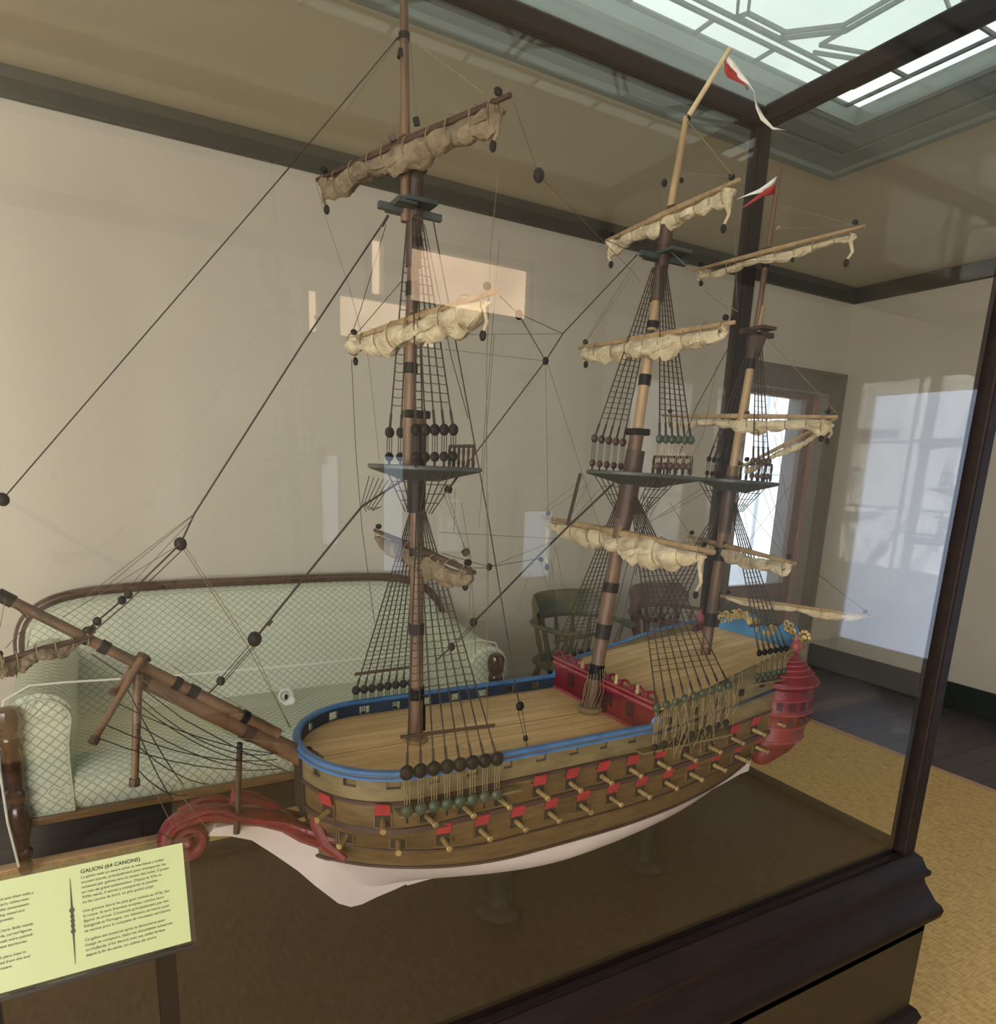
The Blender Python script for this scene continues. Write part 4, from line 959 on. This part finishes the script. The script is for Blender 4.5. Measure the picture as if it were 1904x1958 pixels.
# main
gang('main_shrouds', (.876, Y0 - .016, 1.53), line((.828, yN, 1.166), (1.008, yN, 1.186), 9), .075, rr=.0078, nrat=30, f0=.07, f1=.86, mdead=M_DEADG, mdead2=M_BLACK, m_rope=M_ROPE)
gang('main_shrouds', (.872, Y0 + .016, 1.53), line((.842, yF, 1.158), (.965, yF, 1.168), 7), .035, rr=.0068, nrat=32, f0=.03, f1=.86, stave=.88)
gang('main_topmast_shrouds', (.905, Y0 - .010, 1.945), line((.868, Y0 - .082, 1.640), (.945, Y0 - .082, 1.642), 6), .048, rr=.0078, nrat=26, f0=.05, f1=.86, mdead=M_DEADG, mdead2=M_DEADR)
gang('main_topmast_shrouds', (.903, Y0 + .010, 1.945), line((.845, Y0 + .082, 1.642), (.918, Y0 + .082, 1.638), 5), .048, rr=.0078, nrat=26, f0=.05, f1=.86, mdead=M_DEADR)
# mizzen
gang('mizzen_shrouds', (1.152, Y0 - .013, 1.52), line((1.118, Y0 - .155, 1.232), (1.205, Y0 - .150, 1.232), 6), .048, rr=.0065, nrat=24, f0=.04, f1=.80, stave=.82, mdead2=M_DEADG)
gang('mizzen_shrouds', (1.150, Y0 + .013, 1.52), line((1.10, Y0 + .158, 1.232), (1.19, Y0 + .155, 1.236), 5), .035, rr=.0055, nrat=22, f0=.04, f1=.86)
gang('mizzen_topmast_shrouds', (1.178, Y0 - .008, 1.85), line((1.145, Y0 - .058, 1.612), (1.192, Y0 - .058, 1.612), 4), .030, rr=.0068, nrat=18, f0=.05, f1=.88, mdead=M_DKWOOD)
gang('mizzen_topmast_shrouds', (1.178, Y0 + .008, 1.85), line((1.140, Y0 + .058, 1.614), (1.186, Y0 + .058, 1.612), 4), .030, rr=.006, nrat=18, f0=.05, f1=.88)
# futtock shrouds under the tops
for cx_, z_, r_, zz in ((.434, 1.568, .078, 1.50), (.882, 1.57, .092, 1.50), (1.153, 1.564, .07, 1.505)):
    f_ = MB()
    for s_ in (-1, 1):
        for i in range(6): rope(f_, (cx_ - .03 + .014 * i, Y0 + s_ * r_ * .9, z_), (cx_ - .012 + .005 * i, Y0 + s_ * .026, zz), .0010)
        for j in range(3): 
            t_ = .3 + .22 * j; rope(f_, V((cx_ - .03, Y0 + s_ * r_ * .9, z_)).lerp(V((cx_ - .012, Y0 + s_ * .026, zz)), t_), V((cx_ + .04, Y0 + s_ * r_ * .9, z_)).lerp(V((cx_ + .013, Y0 + s_ * .026, zz)), t_), .0007)
    f_.build('futtock_shrouds', M_ROPE, ship)
# channels (narrow shelves outside the hull)
for x0, x1, z_, s_ in ((.335, .545, 1.066, -1), (.375, .515, 1.075, 1), (.80, 1.03, 1.083, -1), (.83, .985, 1.12, 1), (1.10, 1.215, 1.168, -1), (1.09, 1.20, 1.180, 1)):
    bo_ = hull_b((x0 + x1) / 2, 1.08); yo = .187 if x1 < 1.05 else .160
    MB().b2((x0, Y0 + s_ * (bo_ - .004), z_ - .003), (x1, Y0 + s_ * yo, z_ + .001)).build('channel', M_HULLG, ship, smooth=False)

# ---------------- yards with furled sails
def furled(name, M_, A, B, ry, prof, m_sail, seed, drop=.012, tail=(1, 1), gask=9, fold=.5, twist=1.0, two=False):
    M_ = V(M_); A = V(A); B = V(B); d_ = (B - A); L = d_.length; d_.normalize(); random.seed(seed)
    k_ = 10; pts = [A.lerp(B, i / k_) for i in range(k_ + 1)]
    yo = MB().tube(pts, [ry * (1 - .45 * abs(i / k_ - .5) * 2) for i in range(k_ + 1)], 8).build(name, M_PALEWOOD if m_sail is M_CANVAS else M_DKWOOD, ship)
    n_ = 60; P = []; R_ = []
    side = d_.cross(V((0, 0, 1))).normalized()
    ph = random.uniform(0, 6)
    for i in range(n_ + 1):
        t = i / n_; f = t * (len(prof) - 1); j = min(int(f), len(prof) - 2); r_ = lerp(prof[j], prof[j + 1], (1 - math.cos(math.pi * (f - j))) / 2)
        g_ = abs(math.sin(math.pi * t * gask)); r_ *= .66 + .30 * g_ ** .6
        r_ *= 1 + random.uniform(-.06, .06)
        c_ = A.lerp(B, .035 + .93 * t) - V((0, 0, drop + r_ * .62)) + side * (.003 * math.sin(t * 9 + ph)) + V((0, 0, .003 * math.sin(t * 13 + ph)))
        P.append(c_); R_.append(r_)
    # irregular section: lumpy tube
    mb = MB(); nn = 14; vs = []
    for i in range(n_ + 1):
        for q in range(nn):
            a = 2 * math.pi * q / nn; t = i / n_
            lump = 1 + .22 * math.sin(a * 2 + t * 14 * twist + ph) + .10 * math.sin(a * 3 - t * 23 + ph) + .05 * math.sin(a * 5 + t * 41)
            vs.append(P[i] + (side * math.cos(a) * .9 + V((0, 0, 1)) * math.sin(a) * 1.05) * R_[i] * lump * (1 if 0 < i < n_ else .3))
    fs = [(i * nn + q, i * nn + (q + 1) % nn, (i + 1) * nn + (q + 1) % nn, (i + 1) * nn + q) for i in range(n_) for q in range(nn)]
    mb.add(vs, fs + [tuple(range(nn)), tuple(n_ * nn + q for q in range(nn))])
    Q = []; RQ = []
    for i in range(2, n_ - 1):
        t = i / n_; Q.append(P[i] - side * R_[i] * (.55 + .25 * math.sin(t * 11 + ph)) * (1 if side.y > 0 else -1) + V((0, 0, 1)) * R_[i] * (.45 * math.sin(t * 17 + ph)))
        RQ.append(R_[i] * (.42 + .12 * math.sin(t * 37 + ph)) * (.6 + .4 * abs(math.sin(math.pi * t * gask)) ** .5))
    mb.tube(Q, RQ, 8)
    so_ = mb.build('furled_sail', m_sail, yo)
    gk = MB()
    for j in range(gask + 1):
        t = cl(j / gask, .03, .97); i = int(t * n_); c_ = P[i].lerp(A.lerp(B, .035 + .93 * t), .35); rr = R_[i] * 1.0 + .004
        gk.tube([c_ + (side * math.cos(a) * R_[i] * 1.08 + V((0, 0, 1)) * math.sin(a) * (rr + .002)) for a in [2 * math.pi * q / 12 for q in range(13)]], .0009, 4, cap=False)
    gk.build('gasket', M_TAN, yo)
    for e, (p_, s_, on) in enumerate(((A, 1, tail[0]), (B, -1, tail[1]))):
        q_ = p_ + d_ * s_ * L * .05
        if on:
            h = .035 * on; tl = MB().tube([q_ - V((0, 0, .008)), q_ - V((0, 0, h * .5)) + d_ * s_ * .004, q_ - V((0, 0, h)) - d_ * s_ * .003, q_ - V((0, 0, h * 1.3)) + d_ * s_ * .006], [prof[0 if e == 0 else -1] * 1.0, prof[0 if e == 0 else -1] * .7, .003, .002], 8)
            tl.build('clew', m_sail, yo)
            MB().ball(q_ - V((0, 0, h * 1.42)) + d_ * s_ * .006, .0062, 8, 6, (.8, .8, 1.2)).build('block', M_BLACK, yo)
        MB().ball(q_ + V((0, 0, .010)), .0058, 8, 6, (1.1, .8, .9)).build('block', M_BLACK, yo)
    MB().tube([(M_ + V((0, 0, .006))), (M_.x, Y0, M_.z + .008)], .004, 6).build('parrel', M_DKWOOD, yo)
    return yo
f_ = furled
yd_fcourse = f_('fore_course_yard', (.433, 1.034, 1.441), (.436, 1.27, 1.449), (.430, .832, 1.434), .0065, [.006, .012, .014, .016, .015, .017, .010], M_CANVASD, 3, tail=(0, .5), gask=7)
yd_ftop = f_('fore_topsail_yard', (.417, 1.034, 1.794), (.387, 1.272, 1.791), (.446, .826, 1.799), .0065, [.016, .010, .016, .018, .018, .019, .017, .019, .022, .003], M_CANVAS, 4, tail=(.8, 1), gask=8)
yd_ftg = f_('fore_topgallant_yard', (.399, 1.034, 2.029), (.328, 1.248, 2.029), (.465, .845, 2.031), .006, [.011, .014, .015, .016, .016, .016, .018, .013], M_CANVASD, 5, tail=(1, 1), gask=9)
yd_mtg = f_('main_topgallant_yard', (.912, 1.034, 2.041), (.918, 1.238, 2.040), (.905, .878, 2.041), .006, [.012, .011, .012, .012, .011, .011, .012], M_CANVAS, 6, tail=(1, 1.3), gask=8)
yd_mtop = f_('main_topsail_yard', (.888, 1.034, 1.827), (.866, 1.236, 1.827), (.908, .858, 1.826), .006, [.010, .013, .015, .018, .020, .021, .012, .016, .008], M_CANVAS, 7, tail=(.7, .3), gask=8)
pA = at(1035, 988, 1.30); pM = V((.858, 1.034, 1.462)); pB = pM + (pM - pA) * .82
yd_mcourse = f_('main_course_yard', pM, pA, pB, .0075, [.007, .011, .016, .020, .021, .023, .024, .021, .006], M_CANVAS, 8, tail=(2.2, 1.6), gask=9)
yd_ztg = f_('mizzen_topgallant_yard', (1.170, 1.034, 2.017), (1.148, 1.220, 2.018), (1.182, .842, 2.017), .005, [.005, .006, .007, .007, .008, .007, .006, .005], M_CANVAS, 9, tail=(.6, 1.1), gask=9)
yd_ztop = f_('mizzen_topsail_yard', (1.163, 1.034, 1.703), (1.116, 1.242, 1.709), (1.206, .858, 1.697), .0055, [.006, .007, .008, .010, .013, .012, .011, .013], M_CANVAS, 10, tail=(.4, .8), gask=9)
yd_cross = f_('crossjack_yard', (1.141, 1.034, 1.431), (1.190, 1.20, 1.436), (1.080, .812, 1.428), .006, [.008, .010, .012, .013, .012, .014, .010], M_CANVAS, 11, tail=(0, .3), gask=7)
# gaff and boom of the mizzen
ga0, ga1 = V((1.165, Y0 - .012, 1.600)), V((1.352, .963, 1.709))
f_('spanker_gaff', ga0, ga0, ga1, .0048, [.006, .007, .007, .007, .006], M_CANVAS, 12, tail=(0, .8), gask=6)
bo0, bo1 = V((1.145, Y0 - .012, 1.322)), V((1.455, .880, 1.286))
f_('spanker_boom', bo0, bo0, bo1, .0048, [.004, .006, .006, .008, .007, .008, .010, .003], M_CANVAS, 13, tail=(0, 0), gask=6, drop=.004)
# spritsail yard under the bowsprit
sp0, sp1 = at(178, 1216, 1.035), atz(-14, 1268, 1.318)
f_('spritsail_yard', sp0, sp0, sp1, .0052, [.004, .006, .008, .009, .011, .014], M_CANVASD, 14, tail=(0, .2), gask=5, drop=.003)

# ---------------- stays, braces and halyards
def stay(pts, r_=.0006, m_=M_THIN, sag=0, blocks=(), br=.006, name=None):
    """pts: list of (px, py, Y); blocks: indices or fractions carrying a round block"""
    name = name or ('black_rope' if m_ is M_ROPE else 'lift_line' if m_ is M_TAN else 'brace_line')
    P = [at(*p) if not isinstance(p, Vector) else p for p in pts]
    t_ = MB()
    if sag and len(P) == 2: rope(t_, P[0], P[1], r_, sag)
    else: t_.tube(P, r_, 5, cap=False)
    o = t_.build(name, m_, ship)
    for b_ in blocks:
        i = int(b_); f = b_ - i; c_ = P[i].lerp(P[min(i + 1, len(P) - 1)], f)
        MB().ball(c_, br, 10, 7, (1, .8, 1.15)).build('block', M_BLACK, o)
    return o
c1 = Y0
stay([(757, 76, c1), (545, 330, c1), (5, 955, c1)], .0009, M_ROPE, name='fore_topgallant_stay', blocks=(2,), br=.0075)
stay([(757, 76, c1), (770, 66, c1)], .0016, M_ROPE)
stay([(742, 412, c1), (580, 655, c1), (372, 982, c1), (345, 1040, c1)], .0013, M_ROPE, name='fore_topmast_stay', blocks=(3,), br=.0085)
stay([(742, 412, c1), (731, 432, c1)], .0022, M_ROPE)
stay([(345, 1040, c1), (240, 1142, c1), (172, 1200, c1)], .0013, M_ROPE, name='stay_tackle', blocks=(.95, 1.1, 1.8), br=.0055)
stay([(352, 1048, c1), (246, 1150, c1), (180, 1206, c1)], .0008, M_ROPE)
stay([(790, 905, c1), (692, 968, c1), (487, 1222, c1)], .0018, M_ROPE, name='forestay', blocks=(2,), br=.0105)
for dx in (-5, 3, 8): stay([(487 + dx, 1228, c1), (424 + dx, 1300, c1)], .0007, M_ROPE)
stay([(512, 1196, c1), (520, 1186, c1)], .0028, M_ROPE)
stay([(428, 1296, c1), (398, 1327, c1)], .0014, M_ROPE, blocks=(.2,), br=.0065)
for a, b in (((368, 985), (165, 1140)), ((370, 985), (205, 1120)), ((345, 1040), (120, 1180)), ((370, 990), (250, 1118))): stay([(*a, c1 - .01), (*b, c1 - .01)], .0005)
stay([(347, 1045, c1), (470, 1230, c1 + .03), (556, 1392, c1 + .05)], .0006, M_TAN); stay([(352, 1043, c1), (484, 1240, c1 + .03), (553, 1390, c1 + .05)], .0005, M_TAN)
# fan of the braces / sails lines from the topgallant head
for a, b in (((775, 70), (762, 265)), ((785, 80), (797, 232)), ((766, 120), (765, 260)), ((757, 80), (660, 215))): stay([(*a, c1), (*b, c1)], .0005)
stay([(768, 95, c1), (766, 112, c1)], .0055, M_BLACK); stay([(795, 225, c1 - .01), (798, 240, c1 - .01)], .005, M_BLACK); stay([(748, 258, c1), (752, 270, c1)], .0055, M_DKWOOD)
stay([(778, 70, c1), (938, 188, .846)], .0006, M_TAN)
stay([(981, 194, .845), (1030, 335, .90), (1210, 520, c1), (1225, 540, c1)], .0005, M_THIN, blocks=(1,), br=.0085)
stay([(961, 205, .85), (957, 280, .86), (938, 480, .88), (930, 700, .9), (932, 1375, .93)], .0005)
stay([(605, 352, 1.245), (622, 415, 1.24), (665, 540, 1.22), (705, 690, 1.2), (725, 880, 1.2)], .0004)
stay([(738, 430, c1), (690, 590, 1.2), (672, 640, 1.26)], .0006, M_ROPE); stay([(770, 535, c1), (680, 640, 1.26)], .0006, M_ROPE)
stay([(672, 688, 1.26), (680, 860, 1.24), (692, 1010, 1.23), (716, 1190, 1.22)], .0006, M_ROPE)
stay([(828, 420, c1 - .01), (880, 700, c1 - .04), (935, 1000, c1 - .08), (985, 1310, c1 - .12), (994, 1350, c1 - .12)], .0011, M_ROPE, name='backstay', blocks=(4,), br=.0075)
for dx in (-4, 4): stay([(994 + dx, 1358, c1 - .12), (1004 + dx * .6, 1408, c1 - .14)], .0006, M_ROPE)
stay([(1004, 1408, c1 - .14), (1011, 1446, c1 - .155)], .0008, M_ROPE, blocks=(.1,), br=.005)
stay([(812, 430, c1), (838, 560, c1 - .03), (862, 680, c1 - .05), (895, 800, c1 - .05)], .0007, M_ROPE)
stay([(955, 565, .83), (992, 602, .88), (1043, 690, c1)], .0007, M_ROPE, blocks=(1,), br=.006); stay([(993, 600, .88), (1076, 638, c1)], .0006)
stay([(850, 640, c1), (1076, 638, c1)], .0004); stay([(850, 668, c1), (1040, 690, c1)], .0004)
stay([(1218, 487, c1), (1076, 638, c1), (1043, 690, c1), (896, 884, c1), (857, 937, c1)], .0011, M_ROPE, name='main_topmast_stay', blocks=(2,), br=.006)
stay([(1215, 500, c1), (1115, 660, 1.2)], .0005); stay([(1205, 530, c1), (1120, 655, 1.2)], .0004)
stay([(852, 935, c1), (862, 938, c1)], .006, M_BLACK)
stay([(1043, 692, c1), (1050, 1130, c1 + .1)], .0005); stay([(1046, 692, c1), (1105, 880, c1 + .05), (1180, 1110, c1)], .0005)
stay([(1172, 925, c1), (1090, 1003, c1), (1020, 1072, c1), (930, 1165, c1), (905, 1190, c1)], .0019, M_ROPE, name='mainstay', blocks=(4,), br=.0075)
for dx in (-3, 3): stay([(905 + dx, 1195, c1), (868 + dx, 1232, c1)], .0008, M_ROPE)
stay([(866, 1234, c1), (835, 1262, c1)], .0014, M_ROPE, blocks=(.1,), br=.007)
stay([(1110, 905, c1 - .06), (1090, 985, c1 - .05), (1085, 1005, c1 - .05)], .0035, M_ROPE)
for a, b in (((1150, 930), (1090, 1000)), ((1160, 940), (1098, 1000)), ((1130, 915), (1092, 985)), ((1120, 910), (1040, 975)), ((1125, 925), (1047, 978))): stay([(*a, c1), (*b, c1 + .05)], .0005)
stay([(840, 1018, c1), (1060, 1030, 1.25)], .0005); stay([(845, 1058, c1), (935, 1084, c1), (1030, 1068, 1.1)], .0006, M_ROPE, blocks=(1,), br=.006); stay([(935, 1084, c1), (1058, 1035, 1.2)], .0005); stay([(900, 1086, .84), (935, 1086, c1)], .0006)
for a, b in (((1020, 1072), (985, 1180)), ((1032, 1070), (1052, 1140)), ((1053, 1070), (1065, 1140)), ((1062, 1045), (1078, 1130)), ((955, 455), (920, 900)), ((945, 640), (915, 1010)), ((870, 935), (868, 1020)), ((850, 920), (888, 1050)), ((842, 930), (898, 1070)), ((900, 1112), (895, 1200)), ((902, 1112), (910, 1260)), ((882, 960), (902, 1080))): stay([(*a, c1 - .04), (*b, c1 - .04)], .0005)
stay([(1032, 1068, c1), (1036, 1072, c1)], .0045, M_BLACK)
stay([(888, 1052, .86), (893, 1060, .86)], .006, M_DKWOOD); stay([(933, 940, .95), (934, 1200, .95)], .0004)
stay([(1312, 228, c1), (1400, 335, .88)], .0008, M_TAN); stay([(1298, 330, c1), (1395, 338, .88)], .0004, M_TAN); stay([(1290, 325, c1), (1303, 345, c1)], .0006, M_TAN, blocks=(1,), br=.004)
stay([(1284, 300, c1), (1270, 350, c1 + .02), (1268, 400, c1 + .02)], .0005, blocks=(1,), br=.006)
stay([(1270, 470, c1), (1395, 585, .86), (1410, 596, .86)], .0007, M_TAN); stay([(1345, 555, c1), (1392, 590, .86)], .0005, M_TAN)
stay([(1150, 455, 1.24), (1195, 475, 1.15), (1270, 470, c1)], .0006, M_ROPE)
stay([(1392, 665, c1), (1330, 780, c1), (1302, 860, c1), (1290, 895, c1)], .0009, M_ROPE, name='mizzen_topmast_stay'); stay([(1370, 700, c1), (1345, 830, c1), (1318, 880, c1)], .0005)
stay([(1400, 345, .878), (1410, 590, .86)], .0004); stay([(1485, 390, c1), (1640, 432, .84)], .0004, M_TAN); stay([(1487, 438, c1), (1630, 432, .845)], .0004, M_TAN); stay([(1487, 432, c1), (1488, 438, c1)], .004, M_PALEWOOD)
stay([(1320, 530, 1.2), (1430, 500, c1), (1515, 497, .95), (1540, 480, .9)], .0005, M_TAN, blocks=(2,), br=.004)
stay([(1460, 640, c1), (1600, 790, .86)], .0006, M_TAN); stay([(1460, 745, c1), (1600, 795, .86)], .0005)
for a, b in (((1448, 870), (1520, 1080)), ((1445, 900), (1505, 1070)), ((1420, 960), (1510, 1075)), ((1540, 890), (1420, 1050)), ((1480, 830), (1510, 980)), ((1465, 700), (1500, 860)), ((1500, 700), (1480, 780)), ((1290, 905), (1160, 1130)), ((1340, 935), (1200, 1025)), ((1350, 940), (1260, 990)), ((1280, 960), (1330, 1040)), ((1420, 960), (1440, 1090))): stay([(*a, c1 - .03), (*b, c1 - .05)], .0005, M_THIN)
stay([(1560, 1095, .93), (1666, 1178, .884)], .0006, M_ROPE)
for a, b in (((1245, 950), (1180, 1230)), ((1240, 950), (1215, 1100)), ((1232, 945), (1155, 1260))): stay([(*a, c1 - .01), (*b, c1 - .01)], .0008, M_ROPE)
stay([(1225, 1030, c1), (1228, 1040, c1)], .009, M_DKWOOD)
# martingale lines from the strikers back to the bow
random.seed(2)
for a, b, sg in (((225, 1345), (520, 1440), .012), ((200, 1385), (530, 1452), .02), ((185, 1410), (535, 1470), .018), ((262, 1345), (520, 1465), .02), ((262, 1385), (470, 1470), .01), ((262, 1425), (400, 1500), .012), ((262, 1470), (360, 1520), .014), ((268, 1335), (530, 1440), .03), ((245, 1320), (350, 1500), .01), ((262, 1395), (330, 1530), .008)):
    P = at(*a, .99); Q = at(*b, 1.03); t_ = MB(); rope(t_, P, Q, .0008, sg); t_.build('martingale_line', M_ROPE, ship)
stay([(175, 1250, 1.03), (250, 1300, 1.03), (350, 1375, 1.03), (470, 1440, 1.03), (560, 1480, 1.0)], .0009, M_ROPE); stay([(240, 1275, 1.02), (340, 1350, 1.02), (450, 1410, 1.02), (552, 1425, 1.02)], .0006, M_TAN)
stay([(330, 1275, 1.04), (545, 1400, 1.04)], .0005); stay([(300, 1590, 1.03), (340, 1612, 1.03), (385, 1590, 1.03), (400, 1575, 1.03)], .0008, M_ROPE)
stay([(330, 1500, 1.03), (400, 1590, 1.03)], .0005, M_TAN); stay([(290, 1500, 1.03), (330, 1580, 1.03)], .0005, M_TAN)
stay([(28, 1160, 1.03), (40, 1170, 1.03), (52, 1182, 1.03)], .001, M_ROPE); stay([(10, 1145, 1.03), (0, 1200, 1.0)], .0004); stay([(60, 1185, 1.03), (10, 1240, .98)], .0005, M_TAN)
# loose lines on the fore platform edge
for i in range(6): stay([(706 + i * 9, 910 + i * 2, Y0 + .03), (692 + i * 4, 962 + i * 3, Y0 + .03), (700 + i * 6, 978 - i * 2, Y0 + .03)], .0007, M_ROPE)
# tangle of lines and belayed coils at the main mast foot and aft channels
t_ = MB(); random.seed(11)
for i in range(46):
    x_ = random.uniform(.86, 1.03); zz = random.uniform(1.09, 1.19); y_ = Y0 - .178 - random.uniform(0, .012)
    t_.tube([(x_, y_, zz + .03), (x_ + random.uniform(-.012, .012), y_ - .003, zz), (x_ + random.uniform(-.02, .02), y_, zz - random.uniform(.02, .06))], .0007, 4, cap=False)
t_.build('lanyard_tangle', M_TAN, ship)['kind'] = 'stuff'
t_ = MB()
for i in range(16):
    a = 2 * math.pi * i / 16; t_.tube([(.819 + .018 * math.cos(a), Y0 + .018 * math.sin(a), 1.10), (.828 + .022 * math.cos(a + .3), Y0 + .022 * math.sin(a + .3), 1.145), (.832 + .013 * math.cos(a), Y0 + .013 * math.sin(a), 1.20)], .0008, 4, cap=False)
t_.build('mast_lashing', M_TAN, ship)['kind'] = 'stuff'
# mooring bits behind the foremast
MB().tube([(.445, Y0 + .0, 1.20), (.449, Y0, 1.13)], [.006, .004], 8).tube([(.446, Y0, 1.16), (.452, Y0, 1.115)], [.008, .003], 8).build('tackle', M_BLACK, ship)
# ---------------- flags
def flag(pts_top, w0, w1, m_, nm='flag'):
    n_ = len(pts_top); rows = [[V(p) for p in pts_top], []]
    for i, p in enumerate(pts_top): rows[1].append(V(p) + V((.002 * math.sin(i), .006 * math.sin(i * 1.3), -lerp(w0, w1, i / (n_ - 1)))))
    return MB().grid(rows).build(nm, m_, ship, solid=.0006)
T = [(1390, 105), (1405, 120), (1417, 138), (1430, 155), (1440, 172), (1448, 200), (1460, 222), (1478, 243), (1499, 248)]
flag([at(x_, y_, Y0 - .002 * i) for i, (x_, y_) in enumerate(T)], .012, .002, M_FLAGW, 'white_streamer')
T = [(1386, 112), (1396, 128), (1410, 142), (1422, 158), (1428, 172)]
flag([at(x_, y_, Y0) for x_, y_ in T], .018, .002, M_FLAGR, 'red_streamer')
T = [(1491, 333), (1478, 342), (1465, 352), (1450, 362), (1432, 370), (1410, 380)]
flag([at(x_, y_, Y0) for x_, y_ in T], .018, .001, M_FLAGW, 'white_pennant')
T = [(1488, 350), (1474, 357), (1460, 364), (1440, 380), (1418, 398)]
flag([at(x_, y_, Y0) for x_, y_ in T], .018, .001, M_FLAGR, 'red_pennant')

# ================================================================== LABEL STAND
ls = thing('label_stand', (-.075, .66, 0), 'yellow-green two-column text label on a dark stand in front of the case', 'label stand')
tl = math.radians(65); ux = V((1, 0, 0)); uv = V((0, math.cos(tl), math.sin(tl))); un = V((0, -math.sin(tl), math.cos(tl)))
o0 = V((-.190, .682, 1.086)); Wc, Hc = .226, .0995
def lp(u, v, n_=0): return o0 + ux * u + uv * v + un * n_
def quad(mb, u0, v0, u1, v1, n0, n1): mb.prism([lp(u0, v0, n0), lp(u1, v0, n0), lp(u1, v1, n0), lp(u0, v1, n0)], un * (n1 - n0))
a = MB(); quad(a, 0, 0, Wc, Hc, 0, .0006); card = a.build('card', M_CARD, ls, smooth=False)
a = MB(); quad(a, -.004, -.006, Wc + .005, Hc + .004, -.004, -.001); quad(a, -.004, -.006, Wc + .005, -.003, -.004, .004); a.build('acrylic_holder', M_ACRYL, ls, smooth=False)
a = MB(); quad(a, -.002, -.007, Wc + .004, -.0035, -.005, .003); a.build('lower_edge', M_METAL, ls, smooth=False)
a = MB(); b_ = lp(Wc - .024, -.004, -.006); a.b2((b_.x - .009, b_.y - .002, .0125), (b_.x + .009, b_.y + .010, b_.z)); a.build('leg', M_METAL, ls, smooth=False)
a = MB(); a.b2((-.188, b_.y - .002, .0125), (-.172, b_.y + .010, b_.z)); a.build('leg', M_METAL, ls, smooth=False)
a = MB(); a.b2((-.19, .56, .0125), (.04, .712, .026)); a.build('foot', M_METAL, ls, smooth=False)
# writing
TXT = []
def text(body, size, u, v, m_, bold=False):
    cu = bpy.data.curves.new('lettering', 'FONT'); cu.body = body; cu.size = size; cu.extrude = .00005
    if bold: cu.offset = size * .02
    o = bpy.data.objects.new('lettering', cu); COL.objects.link(o)
    bpy.context.view_layer.update()
    me = o.evaluated_get(bpy.context.evaluated_depsgraph_get()).to_mesh()
    TXT.append(([lp(u + q.co.x, v + q.co.y, .0008 + q.co.z) for q in me.vertices], [tuple(p.vertices) for p in me.polygons]))
    bpy.data.objects.remove(o); bpy.data.curves.remove(cu)
def flush(name):
    mb = MB()
    for a_, b_ in TXT: mb.add(a_, b_)
    TXT.clear(); return mb.build(name, M_INK, card, smooth=False)
fs_ = .0036
FR = [["La galion etait un navire arme et marchand a voiles", "souvent lourds, principalement pour transporter les", "richesses par galions vers le retour des Indes. Il jouait", "un role de grand ambassadeur. Depuis le XVe au", "XVIIe siecle, il servait a transporter la poudre", "ou les canons de bord, un plus grand cargo"],
      ["Une gravure decrit les plus gros navires au XVIe. Sur", "la coque, ils sont finement sculptes, comme leurs", "figures de proue. Construits principalement par des", "Espagnols et Portugais, ces vaisseaux servaient aussi", "de navires pour la conquete de nouveaux territoires"],
      ["Ce galion est construit apres la decouverte pour", "l'usage de comptoirs. Selon les documents conserves", "en Hollande, il fut decore avec ses voiles ferlees", "depuis la fin du siecle, un cadeau de navire"]]
text('GALION (64 CANONS)', .0052, .133, .0905, M_INK, bold=True)
flush('heading'); v_ = .0855
for para in FR:
    for ln in para: text(ln, fs_, .133, v_, M_INK); v_ -= .00475
    v_ -= .0035
flush('text_column')
EN = [["The galleon was a sailing ship, armed and often with a", "heavy load. Its role was mainly to carry riches over", "the Atlantic. From the fifteenth to the seventeenth", "century it served as an armed trading vessel and", "was a large ship carrying guns and powder"],
      ["Large sailing ships are represented here. Built mainly", "by Spanish and Portuguese shipyards, carved figures", "on the bow and stern of these vessels were painted", "They were also used to conquer new territories"],
      ["This galleon was built after the old plans kept in", "Holland. Decorated with sails furled from the end", "of the century, it was given as a present", "for the library of the house"]]
text('GALLEON (64 CANNONS)', .0046, .008, .0905, M_INK, bold=True)
flush('heading'); v_ = .0815
for para in EN:
    for ln in para: text(ln, fs_ * .97, .018, v_, M_INK); v_ -= .00475
    v_ -= .0045
flush('text_column')
orn = MB(); pr = [(.0002, -.040), (.0008, -.012), (.0022, -.010), (.0010, -.007), (.0018, -.004), (.0009, -.002), (.0020, 0), (.0009, .002), (.0018, .004), (.0010, .007), (.0024, .010), (.0008, .013), (.0002, .040)]
cu_, cv_ = .124, .048
orn.add([lp(cu_ - r_, cv_ + v_, .0009) for r_, v_ in pr] + [lp(cu_ + r_, cv_ + v_, .0009) for r_, v_ in pr], [(i, i + 13, i + 14, i + 1) for i in range(12)])
orn.build('ornamental_divider', M_INK, card, smooth=False)
